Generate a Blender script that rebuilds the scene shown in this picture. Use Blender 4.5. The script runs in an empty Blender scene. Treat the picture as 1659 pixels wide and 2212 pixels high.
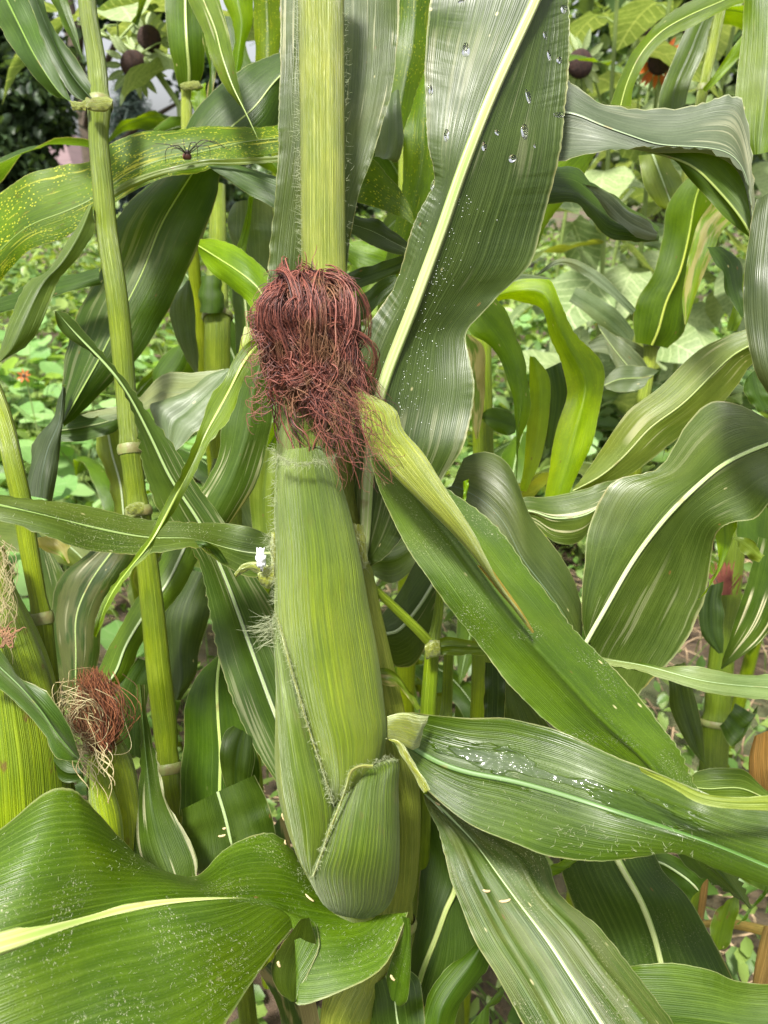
import bpy, bmesh, math, random
import numpy as np
from mathutils import Vector, Matrix
from mathutils.bvhtree import BVHTree

scene = bpy.context.scene
COL = scene.collection
R = math.radians
# ------------------------------------------------------------------ camera
PITCH = R(23.0)
CAMZ = 1.08
cam_d = bpy.data.cameras.new('camera')
cam = bpy.data.objects.new('camera', cam_d)
COL.objects.link(cam)
cam.location = (0, 0, CAMZ)
cam.rotation_euler = (R(90) - PITCH, 0, 0)
cam_d.sensor_fit = 'VERTICAL'
cam_d.sensor_height = 36.0
FOVK = 1.3333                      # picture height at depth 1
cam_d.lens = 36.0 / FOVK
cam_d.clip_start = 0.02
cam_d.clip_end = 600
cam_d.dof.use_dof = True
cam_d.dof.focus_distance = 0.42
cam_d.dof.aperture_fstop = 15.0
scene.camera = cam
# ------------------------------------------------------------------ light
SUN_EL, SUN_AZ = 62, 203            # degrees; azimuth measured from +Y towards +X
w = bpy.data.worlds.new('World')
scene.world = w
w.use_nodes = True
nt = w.node_tree
nt.nodes.clear()
sky = nt.nodes.new('ShaderNodeTexSky')
sky.sky_type = 'NISHITA'
sky.sun_disc = False
sky.sun_elevation = R(SUN_EL)
sky.sun_rotation = R(SUN_AZ)
sky.air_density = 1.0
sky.dust_density = 5.0
sky.ozone_density = 1.0
hs = nt.nodes.new('ShaderNodeHueSaturation')
hs.inputs['Saturation'].default_value = 0.22
bg = nt.nodes.new('ShaderNodeBackground')
bg.inputs['Strength'].default_value = 0.095
wo = nt.nodes.new('ShaderNodeOutputWorld')
nt.links.new(sky.outputs[0], hs.inputs['Color'])
nt.links.new(hs.outputs[0], bg.inputs['Color'])
nt.links.new(bg.outputs[0], wo.inputs['Surface'])
sd = bpy.data.lights.new('sun', 'SUN')
sd.energy = 3.8
sd.angle = R(8)
sd.color = (1.0, 0.96, 0.88)
sun = bpy.data.objects.new('sun', sd)
COL.objects.link(sun)
sv = Vector((math.sin(R(SUN_AZ)) * math.cos(R(SUN_EL)), math.cos(R(SUN_AZ)) * math.cos(R(SUN_EL)), math.sin(R(SUN_EL))))
sun.rotation_euler = sv.to_track_quat('Z', 'Y').to_euler()
sun.location = (0, 0, 30)
scene.view_settings.view_transform = 'Standard'
scene.view_settings.look = 'None'
scene.view_settings.exposure = 1.48
scene.view_settings.gamma = 1.0
scene.render.engine = 'CYCLES'
scene.cycles.max_bounces = 10
scene.cycles.transmission_bounces = 8
scene.cycles.transparent_max_bounces = 8

# ------------------------------------------------------------------ projection helpers
# a place in the garden is given as a direction from the standpoint plus its distance
CR = Matrix.Rotation(R(90) - PITCH, 3, 'X')
CRN = np.array(CR)
def P(x, y, d):
    v = CR @ Vector(((x - 829.5) / 2212 * FOVK * d, -(y - 1106) / 2212 * FOVK * d, -d))
    return Vector((v.x, v.y, v.z + CAMZ))
def Pn(x, y, d):
    x, y, d = np.asarray(x, float), np.asarray(y, float), np.asarray(d, float)
    v = np.stack([(x - 829.5) / 2212 * FOVK * d, -(y - 1106) / 2212 * FOVK * d, -d], -1)
    return v @ CRN.T + np.array([0, 0, CAMZ])
def PX(d):                          # metres per picture unit at depth d
    return FOVK * d / 2212
def ray_dir(x, y):
    return (P(x, y, 1) - Vector((0, 0, CAMZ))).normalized()

# ------------------------------------------------------------------ objects
def tag(o, label=None, cat=None, group=None, kind=None):
    if label: o['label'] = label
    if cat: o['category'] = cat
    if group: o['group'] = group
    if kind: o['kind'] = kind
    return o
def thing(name, label, cat, loc, group=None):
    o = bpy.data.objects.new(name, None)
    COL.objects.link(o)
    o.location = loc
    o.empty_display_size = 0.05
    bpy_dirty.append(o)
    return tag(o, label, cat, group)
bpy_dirty = []
def world_loc(o):
    p = Vector((0, 0, 0))
    while o is not None:
        p += o.location
        o = o.parent
    return p
def mesh_obj(name, V, F, mat, parent=None, uvs=None, smooth=True, color=None, origin=None):
    """V: Nx3 world positions (only translations are used on parents)."""
    V = np.asarray(V, np.float64)
    if origin is None:
        origin = V[0] if parent is None else V.mean(0)
    V = V - np.asarray(origin)
    me = bpy.data.meshes.new(name)
    F = np.asarray(F) if not isinstance(F, list) else F
    if isinstance(F, np.ndarray):
        n, k = F.shape
        me.vertices.add(len(V)); me.vertices.foreach_set('co', V.astype(np.float32).ravel())
        me.loops.add(n * k); me.loops.foreach_set('vertex_index', F.astype(np.int32).ravel())
        me.polygons.add(n)
        me.polygons.foreach_set('loop_start', np.arange(0, n * k, k, dtype=np.int32))
        me.polygons.foreach_set('loop_total', np.full(n, k, np.int32))
        me.update(calc_edges=True)
    else:
        me.from_pydata([tuple(v) for v in V], [], F)
    me.polygons.foreach_set('use_smooth', np.full(len(me.polygons), smooth))
    li = np.zeros(len(me.loops), np.int32)
    me.loops.foreach_get('vertex_index', li)
    if uvs:
        for nm, uv in uvs.items():
            l = me.uv_layers.new(name=nm)
            l.data.foreach_set('uv', np.asarray(uv, np.float32)[li].ravel())
    me.materials.append(mat)
    o = bpy.data.objects.new(name, me)
    COL.objects.link(o)
    if parent is not None:
        o.parent = parent
        o.location = Vector(origin) - world_loc(parent)
    else:
        o.location = Vector(origin)
    if color is not None:
        o.color = color
    return o

def cr(pts, ts):
    """catmull-rom through rows of pts at parameters ts in 0..n-1"""
    pts = np.asarray(pts, float)
    n = len(pts)
    if n == 1: return np.repeat(pts, len(ts), 0)
    ext = np.vstack([2 * pts[0] - pts[1], pts, 2 * pts[-1] - pts[-2]])
    i = np.clip(np.floor(ts).astype(int), 0, n - 2)
    f = (np.asarray(ts) - i)[:, None]
    p0, p1, p2, p3 = ext[i], ext[i + 1], ext[i + 2], ext[i + 3]
    return 0.5 * ((2 * p1) + (-p0 + p2) * f + (2 * p0 - 5 * p1 + 4 * p2 - p3) * f ** 2 + (-p0 + 3 * p1 - 3 * p2 + p3) * f ** 3)
def resample(C, n):
    """parameters giving n even steps along control rows C (columns 0..2 measured)"""
    t = np.linspace(0, len(C) - 1, 400)
    p = cr(C, t)[:, :3]
    s = np.concatenate([[0], np.cumsum(np.linalg.norm(np.diff(p, axis=0), axis=1))])
    return np.interp(np.linspace(0, s[-1], n), s, t), s[-1]
def grid_faces(nv, nu, wrap=False):
    i = np.arange(nv - 1)[:, None]
    j = np.arange(nu if wrap else nu - 1)[None, :]
    j2 = (j + 1) % nu
    a = i * nu + j; b = i * nu + j2; c = (i + 1) * nu + j2; d = (i + 1) * nu + j
    return np.stack([a, b, c, d], -1).reshape(-1, 4)
def nrm(a):
    return a / np.maximum(np.linalg.norm(a, axis=-1, keepdims=True), 1e-9)
def snoise(rs, x, k, amp=1.0):
    """smooth 1-D noise with about k features over x in 0..1"""
    n = max(4, int(k) + 3)
    v = rs.randn(n, 1)
    return amp * cr(v, np.clip(x, 0, 1) * (n - 1))[:, 0]

# ------------------------------------------------------------------ materials
def new_mat(name):
    m = bpy.data.materials.new(name)
    m.use_nodes = True
    n = m.node_tree
    n.nodes.clear()
    return m, n
class NB:
    """small node builder"""
    def __init__(s, nt): s.t = nt
    def n(s, typ, **kw):
        nd = s.t.nodes.new(typ)
        for k, v in kw.items():
            setattr(nd, k, v)
        return nd
    def put(s, sock, v):
        if v is None: return
        if hasattr(v, 'is_linked') or isinstance(v, bpy.types.NodeSocket): s.t.links.new(v, sock)
        else: sock.default_value = v
    def math(s, op, a, b=None, c=None, clamp=False):
        nd = s.n('ShaderNodeMath', operation=op); nd.use_clamp = clamp
        s.put(nd.inputs[0], a); s.put(nd.inputs[1], b)
        if c is not None: s.put(nd.inputs[2], c)
        return nd.outputs[0]
    def mix(s, f, a, b, blend='MIX'):
        nd = s.n('ShaderNodeMix', data_type='RGBA', blend_type=blend)
        s.put(nd.inputs[0], f); s.put(nd.inputs[6], a); s.put(nd.inputs[7], b)
        return nd.outputs[2]
    def ramp(s, f, lo, hi, a=0.0, b=1.0):
        nd = s.n('ShaderNodeMapRange'); nd.interpolation_type = 'SMOOTHSTEP'
        s.put(nd.inputs[0], f); nd.inputs[1].default_value = lo; nd.inputs[2].default_value = hi
        nd.inputs[3].default_value = a; nd.inputs[4].default_value = b
        return nd.outputs[0]
    def noise(s, vec, scale, detail=2.0, rough=0.5, dim='3D'):
        nd = s.n('ShaderNodeTexNoise', noise_dimensions=dim)
        s.put(nd.inputs['Vector'], vec); nd.inputs['Scale'].default_value = scale
        nd.inputs['Detail'].default_value = detail; nd.inputs['Roughness'].default_value = rough
        return nd.outputs[0]
    def vec(s, x, y, z=0.0):
        nd = s.n('ShaderNodeCombineXYZ'); s.put(nd.inputs[0], x); s.put(nd.inputs[1], y); s.put(nd.inputs[2], z)
        return nd.outputs[0]
    def bump(s, h, strength, dist):
        nd = s.n('ShaderNodeBump'); nd.inputs['Strength'].default_value = strength
        nd.inputs['Distance'].default_value = dist; s.put(nd.inputs['Height'], h)
        return nd.outputs[0]

_mc = {}
def leaf_mat(speck=0.0, scratch=0.0, dust=0.0, wet=0.0, rough=0.42, trans=0.4, vein=1.0, edge=1.0, husk=False, blotch=0.0, dry=0.0, cross=0.0, period=0.0036, dark_ribs=0.0, fuzz=0.0, topgreen=0.0):
    key = (speck, scratch, dust, wet, rough, trans, vein, edge, husk, blotch, dry, cross, period, dark_ribs, fuzz, topgreen)
    if key in _mc: return _mc[key]
    m, t = new_mat('husk_skin' if husk else 'leaf_blade')
    b = NB(t)
    uv = b.n('ShaderNodeUVMap', uv_map='m').outputs[0]
    un = b.n('ShaderNodeUVMap', uv_map='n').outputs[0]
    sx = b.n('ShaderNodeSeparateXYZ'); b.put(sx.inputs[0], uv); X, Y = sx.outputs[0], sx.outputs[1]
    sn = b.n('ShaderNodeSeparateXYZ'); b.put(sn.inputs[0], un); U, Vn = sn.outputs[0], sn.outputs[1]
    aU = b.math('ABSOLUTE', U)
    oi = b.n('ShaderNodeObjectInfo')
    rnd = b.math('MULTIPLY', oi.outputs['Random'], 37.0)
    base = b.mix(1.0, oi.outputs['Color'], (1.06, 0.92, 0.38, 1) if husk else (0.93, 0.88, 0.38, 1), 'MULTIPLY')
    # slow tone changes over the blade
    warp = b.math('MULTIPLY', b.noise(b.vec(X, Y, rnd), 14.0, 2), 0.0014)
    warp2 = b.math('MULTIPLY', b.noise(b.vec(b.math('MULTIPLY', X, 130.0), b.math('MULTIPLY', Y, 1.0), rnd), 1.0, 1), 0.0030)
    Xw = b.math('ADD', b.math('ADD', X, warp), warp2)
    big = b.noise(b.vec(b.math('MULTIPLY', X, 2.2), Y, rnd), 22.0, 4, 0.6)
    streak = b.noise(b.vec(b.math('MULTIPLY', Xw, 1500.0 if husk else 900.0), b.math('MULTIPLY', Y, 22.0 if husk else 9.0), rnd), 1.0, 3, 0.65)
    streak2 = b.noise(b.vec(b.math('MULTIPLY', Xw, 1100.0 if husk else 330.0), b.math('MULTIPLY', Y, 14.0 if husk else 5.0), rnd), 1.0, 3, 0.6)
    # primary veins
    ph = b.math('FRACT', b.math('ADD', b.math('DIVIDE', Xw, period), 0.25))
    dv = b.math('ABSOLUTE', b.math('SUBTRACT', ph, 0.5))
    line = b.ramp(dv, 0.035, 0.10, 1.0, 0.0)
    brk = b.noise(b.vec(b.math('MULTIPLY', Xw, 240.0), b.math('MULTIPLY', Y, 16.0), rnd), 1.0, 1)
    line = b.math('MULTIPLY', line, b.ramp(brk, 0.36, 0.6, 0.35, 1.0))
    ph2 = b.math('FRACT', b.math('DIVIDE', Xw, period / 4))
    line = b.math('MULTIPLY', line, b.ramp(b.noise(b.vec(X, Y, b.math('ADD', rnd, 21.0)), 18.0, 2), 0.35, 0.65, 0.35, 1.0))
    line2 = b.ramp(b.math('ABSOLUTE', b.math('SUBTRACT', ph2, 0.5)), 0.0, 0.4, 1.0, 0.0)
    light = b.mix(1.0, base, (1.55, 1.42, 1.6, 1), 'MULTIPLY')
    light = b.mix(0.15, light, (0.28, 0.38, 0.16, 1))
    dark = b.mix(1.0, base, (0.42, 0.50, 0.35, 1), 'MULTIPLY')
    c = b.mix(b.ramp(big, 0.3, 0.72), dark, base)
    yel = b.mix(1.0, base, (1.7, 1.25, 0.7, 1), 'MULTIPLY')
    big2 = b.noise(b.vec(b.math('MULTIPLY', X, 1.4), b.math('ADD', Y, 4.1), rnd), 9.0, 3, 0.6)
    c = b.mix(b.ramp(big2, 0.48, 0.75, 0, 0.15 if husk else 0.35), c, yel)
    c = b.mix(b.ramp(streak, 0.35, 0.7, 0.0, 0.16 if not husk else 0.85), c, dark if husk else light)
    if husk: c = b.mix(b.ramp(streak2, 0.50, 0.68, 0.0, 0.35), c, light)
    else: c = b.mix(b.ramp(streak2, 0.45, 0.7, 0.0, 0.14), c, dark)
    c = b.mix(b.math('MULTIPLY', line2, 0.16 * vein), c, light)
    c = b.mix(b.math('MULTIPLY', line, min(1.0, 0.52 * vein)), c, light)
    grain = b.noise(b.vec(b.math('MULTIPLY', X, 2.0), Y, rnd), 1300.0, 2, 0.7)
    c = b.mix(b.ramp(grain, 0.40, 0.65, 0.0, 0.28), c, dark)
    if not husk:
        nr = b.math('MULTIPLY', b.ramp(aU, 0.03, 0.26, 1.0, 0.0), b.ramp(b.noise(b.vec(b.math('MULTIPLY', Xw, 800.0), b.math('MULTIPLY', Y, 2.0), rnd), 1.0, 1), 0.42, 0.56))
        c = b.mix(b.math('MULTIPLY', nr, 0.6), c, dark)
    if dark_ribs: c = b.mix(b.math('MULTIPLY', b.ramp(dv, 0.15, 0.4), dark_ribs), c, dark)
    if topgreen:
        tg = b.math('ADD', Vn, b.math('MULTIPLY', b.math('SUBTRACT', big2, 0.5), 0.8))
        c = b.mix(b.ramp(tg, 0.05, 0.75, topgreen, 0.0), c, b.mix(1.0, c, (0.50, 0.66, 0.55, 1), 'MULTIPLY'))
    if speck:
        vo = b.n('ShaderNodeTexVoronoi'); b.put(vo.inputs['Vector'], b.vec(b.math('MULTIPLY', X, 560.0), b.math('MULTIPLY', Y, 330.0), rnd)); vo.inputs['Scale'].default_value = 1.0
        sp = b.math('MULTIPLY', b.ramp(vo.outputs['Distance'], 0.16, 0.30, 1, 0), b.ramp(b.noise(b.vec(X, Y, rnd), 38.0, 2), 0.34, 0.56))
        c = b.mix(b.math('MULTIPLY', sp, speck), c, (0.62, 0.62, 0.10, 1))
        st = b.noise(b.vec(b.math('MULTIPLY', X, 400.0), b.math('MULTIPLY', Y, 24.0), rnd), 1.0, 2)
        c = b.mix(b.math('MULTIPLY', b.ramp(st, 0.62, 0.70), 0.7 * speck), c, (0.5, 0.5, 0.1, 1))
    if scratch:
        st = b.noise(b.vec(b.math('MULTIPLY', Xw, 330.0), b.math('MULTIPLY', Y, 9.0), b.math('ADD', rnd, 3.0)), 1.0, 2, 0.6)
        zone = b.ramp(b.noise(b.vec(X, Y, b.math('ADD', rnd, 9.0)), 13.0, 2), 0.47, 0.60)
        c = b.mix(b.math('MULTIPLY', b.math('MULTIPLY', b.ramp(st, 0.57, 0.63), zone), scratch), c, (0.62, 0.60, 0.42, 1))
    hgt = b.math('MULTIPLY', line, 0.8)
    hgt = b.math('ADD', hgt, b.math('MULTIPLY', line2, 0.35))
    hgt = b.math('ADD', hgt, b.math('MULTIPLY', streak, 0.7))
    if cross:
        cw = b.noise(b.vec(b.math('MULTIPLY', X, 34.0), b.math('MULTIPLY', Y, 210.0), rnd), 1.0, 1)
        zone = b.math('MULTIPLY', b.ramp(aU, 0.45, 0.85), b.ramp(b.noise(b.vec(X, Y, rnd), 16.0, 1), 0.45, 0.6))
        hgt = b.math('ADD', hgt, b.math('MULTIPLY', b.math('MULTIPLY', cw, zone), 7.0 * cross))
    ro = rough
    if dust:
        du = b.noise(b.vec(b.math('MULTIPLY', X, 1.0), Y, rnd), 1050.0, 3, 0.8)
        zone = b.ramp(b.noise(b.vec(X, Y, b.math('ADD', rnd, 5.0)), 34.0, 3), 0.47, 0.66)
        d1 = b.math('MULTIPLY', b.ramp(du, 0.58, 0.66), b.ramp(zone, 0.0, 1.0, 0.08, 1.0))
        c = b.mix(b.math('MULTIPLY', d1, dust), c, (0.62, 0.62, 0.50, 1))
        hgt = b.math('ADD', hgt, b.math('MULTIPLY', d1, 1.2))
    if blotch:
        bl = b.noise(b.vec(b.math('MULTIPLY', X, 2.0), Y, b.math('ADD', rnd, 2.0)), 70.0, 3, 0.6)
        c = b.mix(b.math('MULTIPLY', b.ramp(bl, 0.60, 0.70), blotch), c, (0.10, 0.055, 0.02, 1))
    if dry:
        dr = b.noise(b.vec(b.math('MULTIPLY', X, 3.0), b.math('MULTIPLY', Y, 0.6), b.math('ADD', rnd, 2.0)), 40.0, 3, 0.6)
        c = b.mix(b.math('MULTIPLY', b.ramp(dr, 0.44, 0.56), dry), c, (0.48, 0.36, 0.22, 1))
    if not husk:
        vf = b.n('ShaderNodeTexVoronoi'); b.put(vf.inputs['Vector'], b.vec(b.math('MULTIPLY', X, 150.0), b.math('MULTIPLY', Y, 70.0), b.math('ADD', rnd, 0.5))); vf.inputs['Scale'].default_value = 1.0
        sf = b.n('ShaderNodeSeparateXYZ'); b.put(sf.inputs[0], vf.outputs['Color'])
        fk = b.math('MULTIPLY', b.ramp(vf.outputs['Distance'], 0.05, 0.13, 1, 0), b.ramp(sf.outputs[0], 0.80, 0.84))
        c = b.mix(b.math('MULTIPLY', fk, 0.75), c, b.mix(b.ramp(sf.outputs[1], .45, .55), (0.45, 0.42, 0.24, 1), (0.13, 0.08, 0.03, 1)))
        tipn = b.noise(b.vec(b.math('MULTIPLY', X, 60.0), b.math('MULTIPLY', Y, 40.0), rnd), 1.0, 3, .6)
        eb = b.math('MULTIPLY', b.ramp(b.math('ADD', aU, b.math('MULTIPLY', tipn, 0.12)), 1.03, 1.08), 0.3)
        c = b.mix(eb, c, (0.36, 0.28, 0.12, 1))
    # pale thin margin, browned here and there
    if edge:
        em = b.ramp(aU, 0.972, 0.992)
        en = b.noise(b.vec(0.0, Y, rnd), 30.0, 2)
        ec = b.mix(b.ramp(en, 0.55, 0.72), (0.46, 0.52, 0.30, 1), (0.42, 0.32, 0.14, 1))
        c = b.mix(b.math('MULTIPLY', em, 0.22 * edge), c, ec)
    rn = b.noise(b.vec(X, Y, b.math('ADD', rnd, 1.0)), 45.0, 3)
    ro = b.ramp(rn, 0.3, 0.7, rough - 0.07, rough + 0.10)
    coat = None
    if wet:
        wn = b.noise(b.vec(b.math('MULTIPLY', X, 3.4), b.math('MULTIPLY', Y, 0.9), b.math('ADD', rnd, 11.0)), 30.0, 3, 0.55)
        wz = b.math('MULTIPLY', b.ramp(wn, 0.47, 0.51), b.math('MULTIPLY', b.ramp(U, -0.62, -0.5, 0, 1), b.math('MULTIPLY', b.ramp(U, 0.02, 0.12, 1, 0), b.math('MULTIPLY', b.ramp(Vn, 0.10, 0.14, 0, 1), b.ramp(Vn, 0.62, 0.70, 1, 0)))))
        rip = b.noise(b.vec(b.math('MULTIPLY', X, 2.4), Y, rnd), 90.0, 2)
        coat = b.math('MULTIPLY', wz, wet)
        ro = b.math('SUBTRACT', ro, b.math('MULTIPLY', coat, 0.30))
        c = b.mix(b.math('MULTIPLY', coat, 0.55), c, dark)
        hgt = b.math('MULTIPLY', hgt, b.math('SUBTRACT', 1.0, b.math('MULTIPLY', coat, 0.75)))
        hgt = b.math('ADD', hgt, b.math('MULTIPLY', coat, b.math('ADD', b.math('MULTIPLY', rip, 9.0), 1.5)))
    sat = b.n('ShaderNodeHueSaturation'); sat.inputs['Saturation'].default_value = 1.10; b.put(sat.inputs['Color'], c); c = sat.outputs[0]
    N = b.bump(hgt, 0.6 if not husk else 1.0, 0.00035 if not husk else 0.0006)
    pr = b.n('ShaderNodeBsdfPrincipled')
    b.put(pr.inputs['Base Color'], c); b.put(pr.inputs['Roughness'], ro)
    pr.inputs['Specular IOR Level'].default_value = 0.42
    if coat is not None:
        b.put(pr.inputs['Coat Weight'], coat); pr.inputs['Coat Roughness'].default_value = 0.04
    if fuzz:
        pr.inputs['Sheen Weight'].default_value = fuzz; pr.inputs['Sheen Roughness'].default_value = 0.4
        pr.inputs['Sheen Tint'].default_value = (0.8, 0.9, 0.6, 1)
    b.put(pr.inputs['Normal'], N)
    out = b.n('ShaderNodeOutputMaterial')
    if trans:
        tr = b.n('ShaderNodeBsdfTranslucent')
        tc = b.mix(1.0, c, (2.6, 2.15, 0.8, 1), 'MULTIPLY')
        b.put(tr.inputs['Color'], tc); b.put(tr.inputs['Normal'], N)
        mx = b.n('ShaderNodeMixShader'); mx.inputs[0].default_value = trans
        t.links.new(pr.outputs[0], mx.inputs[1]); t.links.new(tr.outputs[0], mx.inputs[2])
        t.links.new(mx.outputs[0], out.inputs[0])
    else:
        t.links.new(pr.outputs[0], out.inputs[0])
    _mc[key] = m
    return m

def simple_mat(name, col, rough=0.6, noise=0.0, scale=30.0, col2=None, trans=0.0, bump=0.0, spec=0.4, stretch=None, coord='Object', objcol=False, tcol=None, sheen=0.0):
    m, t = new_mat(name); b = NB(t)
    tc = b.n('ShaderNodeTexCoord')
    v = tc.outputs[coord]
    if stretch:
        mp = b.n('ShaderNodeMapping'); mp.inputs['Scale'].default_value = stretch
        b.put(mp.inputs['Vector'], v); v = mp.outputs[0]
    nz = b.noise(v, scale, 4, 0.6)
    c = col + (1,) if len(col) == 3 else col
    if objcol:
        oi = b.n('ShaderNodeObjectInfo'); c = oi.outputs['Color']
    c2 = (col2 + (1,)) if col2 else tuple(x * 0.5 for x in col[:3]) + (1,)
    c = b.mix(b.ramp(nz, 0.3, 0.7, 0.0, noise), c, c2)
    pr = b.n('ShaderNodeBsdfPrincipled')
    b.put(pr.inputs['Base Color'], c); pr.inputs['Roughness'].default_value = rough
    pr.inputs['Specular IOR Level'].default_value = spec
    if sheen: pr.inputs['Sheen Weight'].default_value = sheen
    if bump: b.put(pr.inputs['Normal'], b.bump(nz, bump, 0.002))
    out = b.n('ShaderNodeOutputMaterial')
    if trans:
        tr = b.n('ShaderNodeBsdfTranslucent')
        b.put(tr.inputs['Color'], b.mix(1.0, c, tcol or (2.0, 1.8, 0.7, 1), 'MULTIPLY'))
        mx = b.n('ShaderNodeMixShader'); mx.inputs[0].default_value = trans
        t.links.new(pr.outputs[0], mx.inputs[1]); t.links.new(tr.outputs[0], mx.inputs[2]); t.links.new(mx.outputs[0], out.inputs[0])
    else: t.links.new(pr.outputs[0], out.inputs[0])
    return m

def rib_mat():
    m, t = new_mat('midrib_pale'); b = NB(t)
    uv = b.n('ShaderNodeUVMap', uv_map='m').outputs[0]
    sx = b.n('ShaderNodeSeparateXYZ'); b.put(sx.inputs[0], uv)
    oi = b.n('ShaderNodeObjectInfo')
    s = b.noise(b.vec(b.math('MULTIPLY', sx.outputs[0], 900.0), b.math('MULTIPLY', sx.outputs[1], 5.0), oi.outputs['Random']), 1.0, 3)
    k = b.noise(b.vec(b.math('MULTIPLY', sx.outputs[0], 60.0), b.math('MULTIPLY', sx.outputs[1], 40.0), oi.outputs['Random']), 1.0, 3)
    c = b.mix(b.ramp(s, 0.38, 0.62, 0, 0.9), oi.outputs['Color'], b.mix(1.0, oi.outputs['Color'], (0.62, 0.80, 0.4, 1), 'MULTIPLY'))
    c = b.mix(b.ramp(k, 0.66, 0.72, 0, 0.6), c, (0.22, 0.16, 0.06, 1))
    pr = b.n('ShaderNodeBsdfPrincipled'); b.put(pr.inputs['Base Color'], c); pr.inputs['Roughness'].default_value = 0.42
    b.put(pr.inputs['Normal'], b.bump(s, 0.5, 0.0003))
    tr = b.n('ShaderNodeBsdfTranslucent'); b.put(tr.inputs['Color'], c)
    mx = b.n('ShaderNodeMixShader'); mx.inputs[0].default_value = 0.25
    out = b.n('ShaderNodeOutputMaterial')
    t.links.new(pr.outputs[0], mx.inputs[1]); t.links.new(tr.outputs[0], mx.inputs[2]); t.links.new(mx.outputs[0], out.inputs[0])
    return m
RIB = rib_mat()

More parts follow.
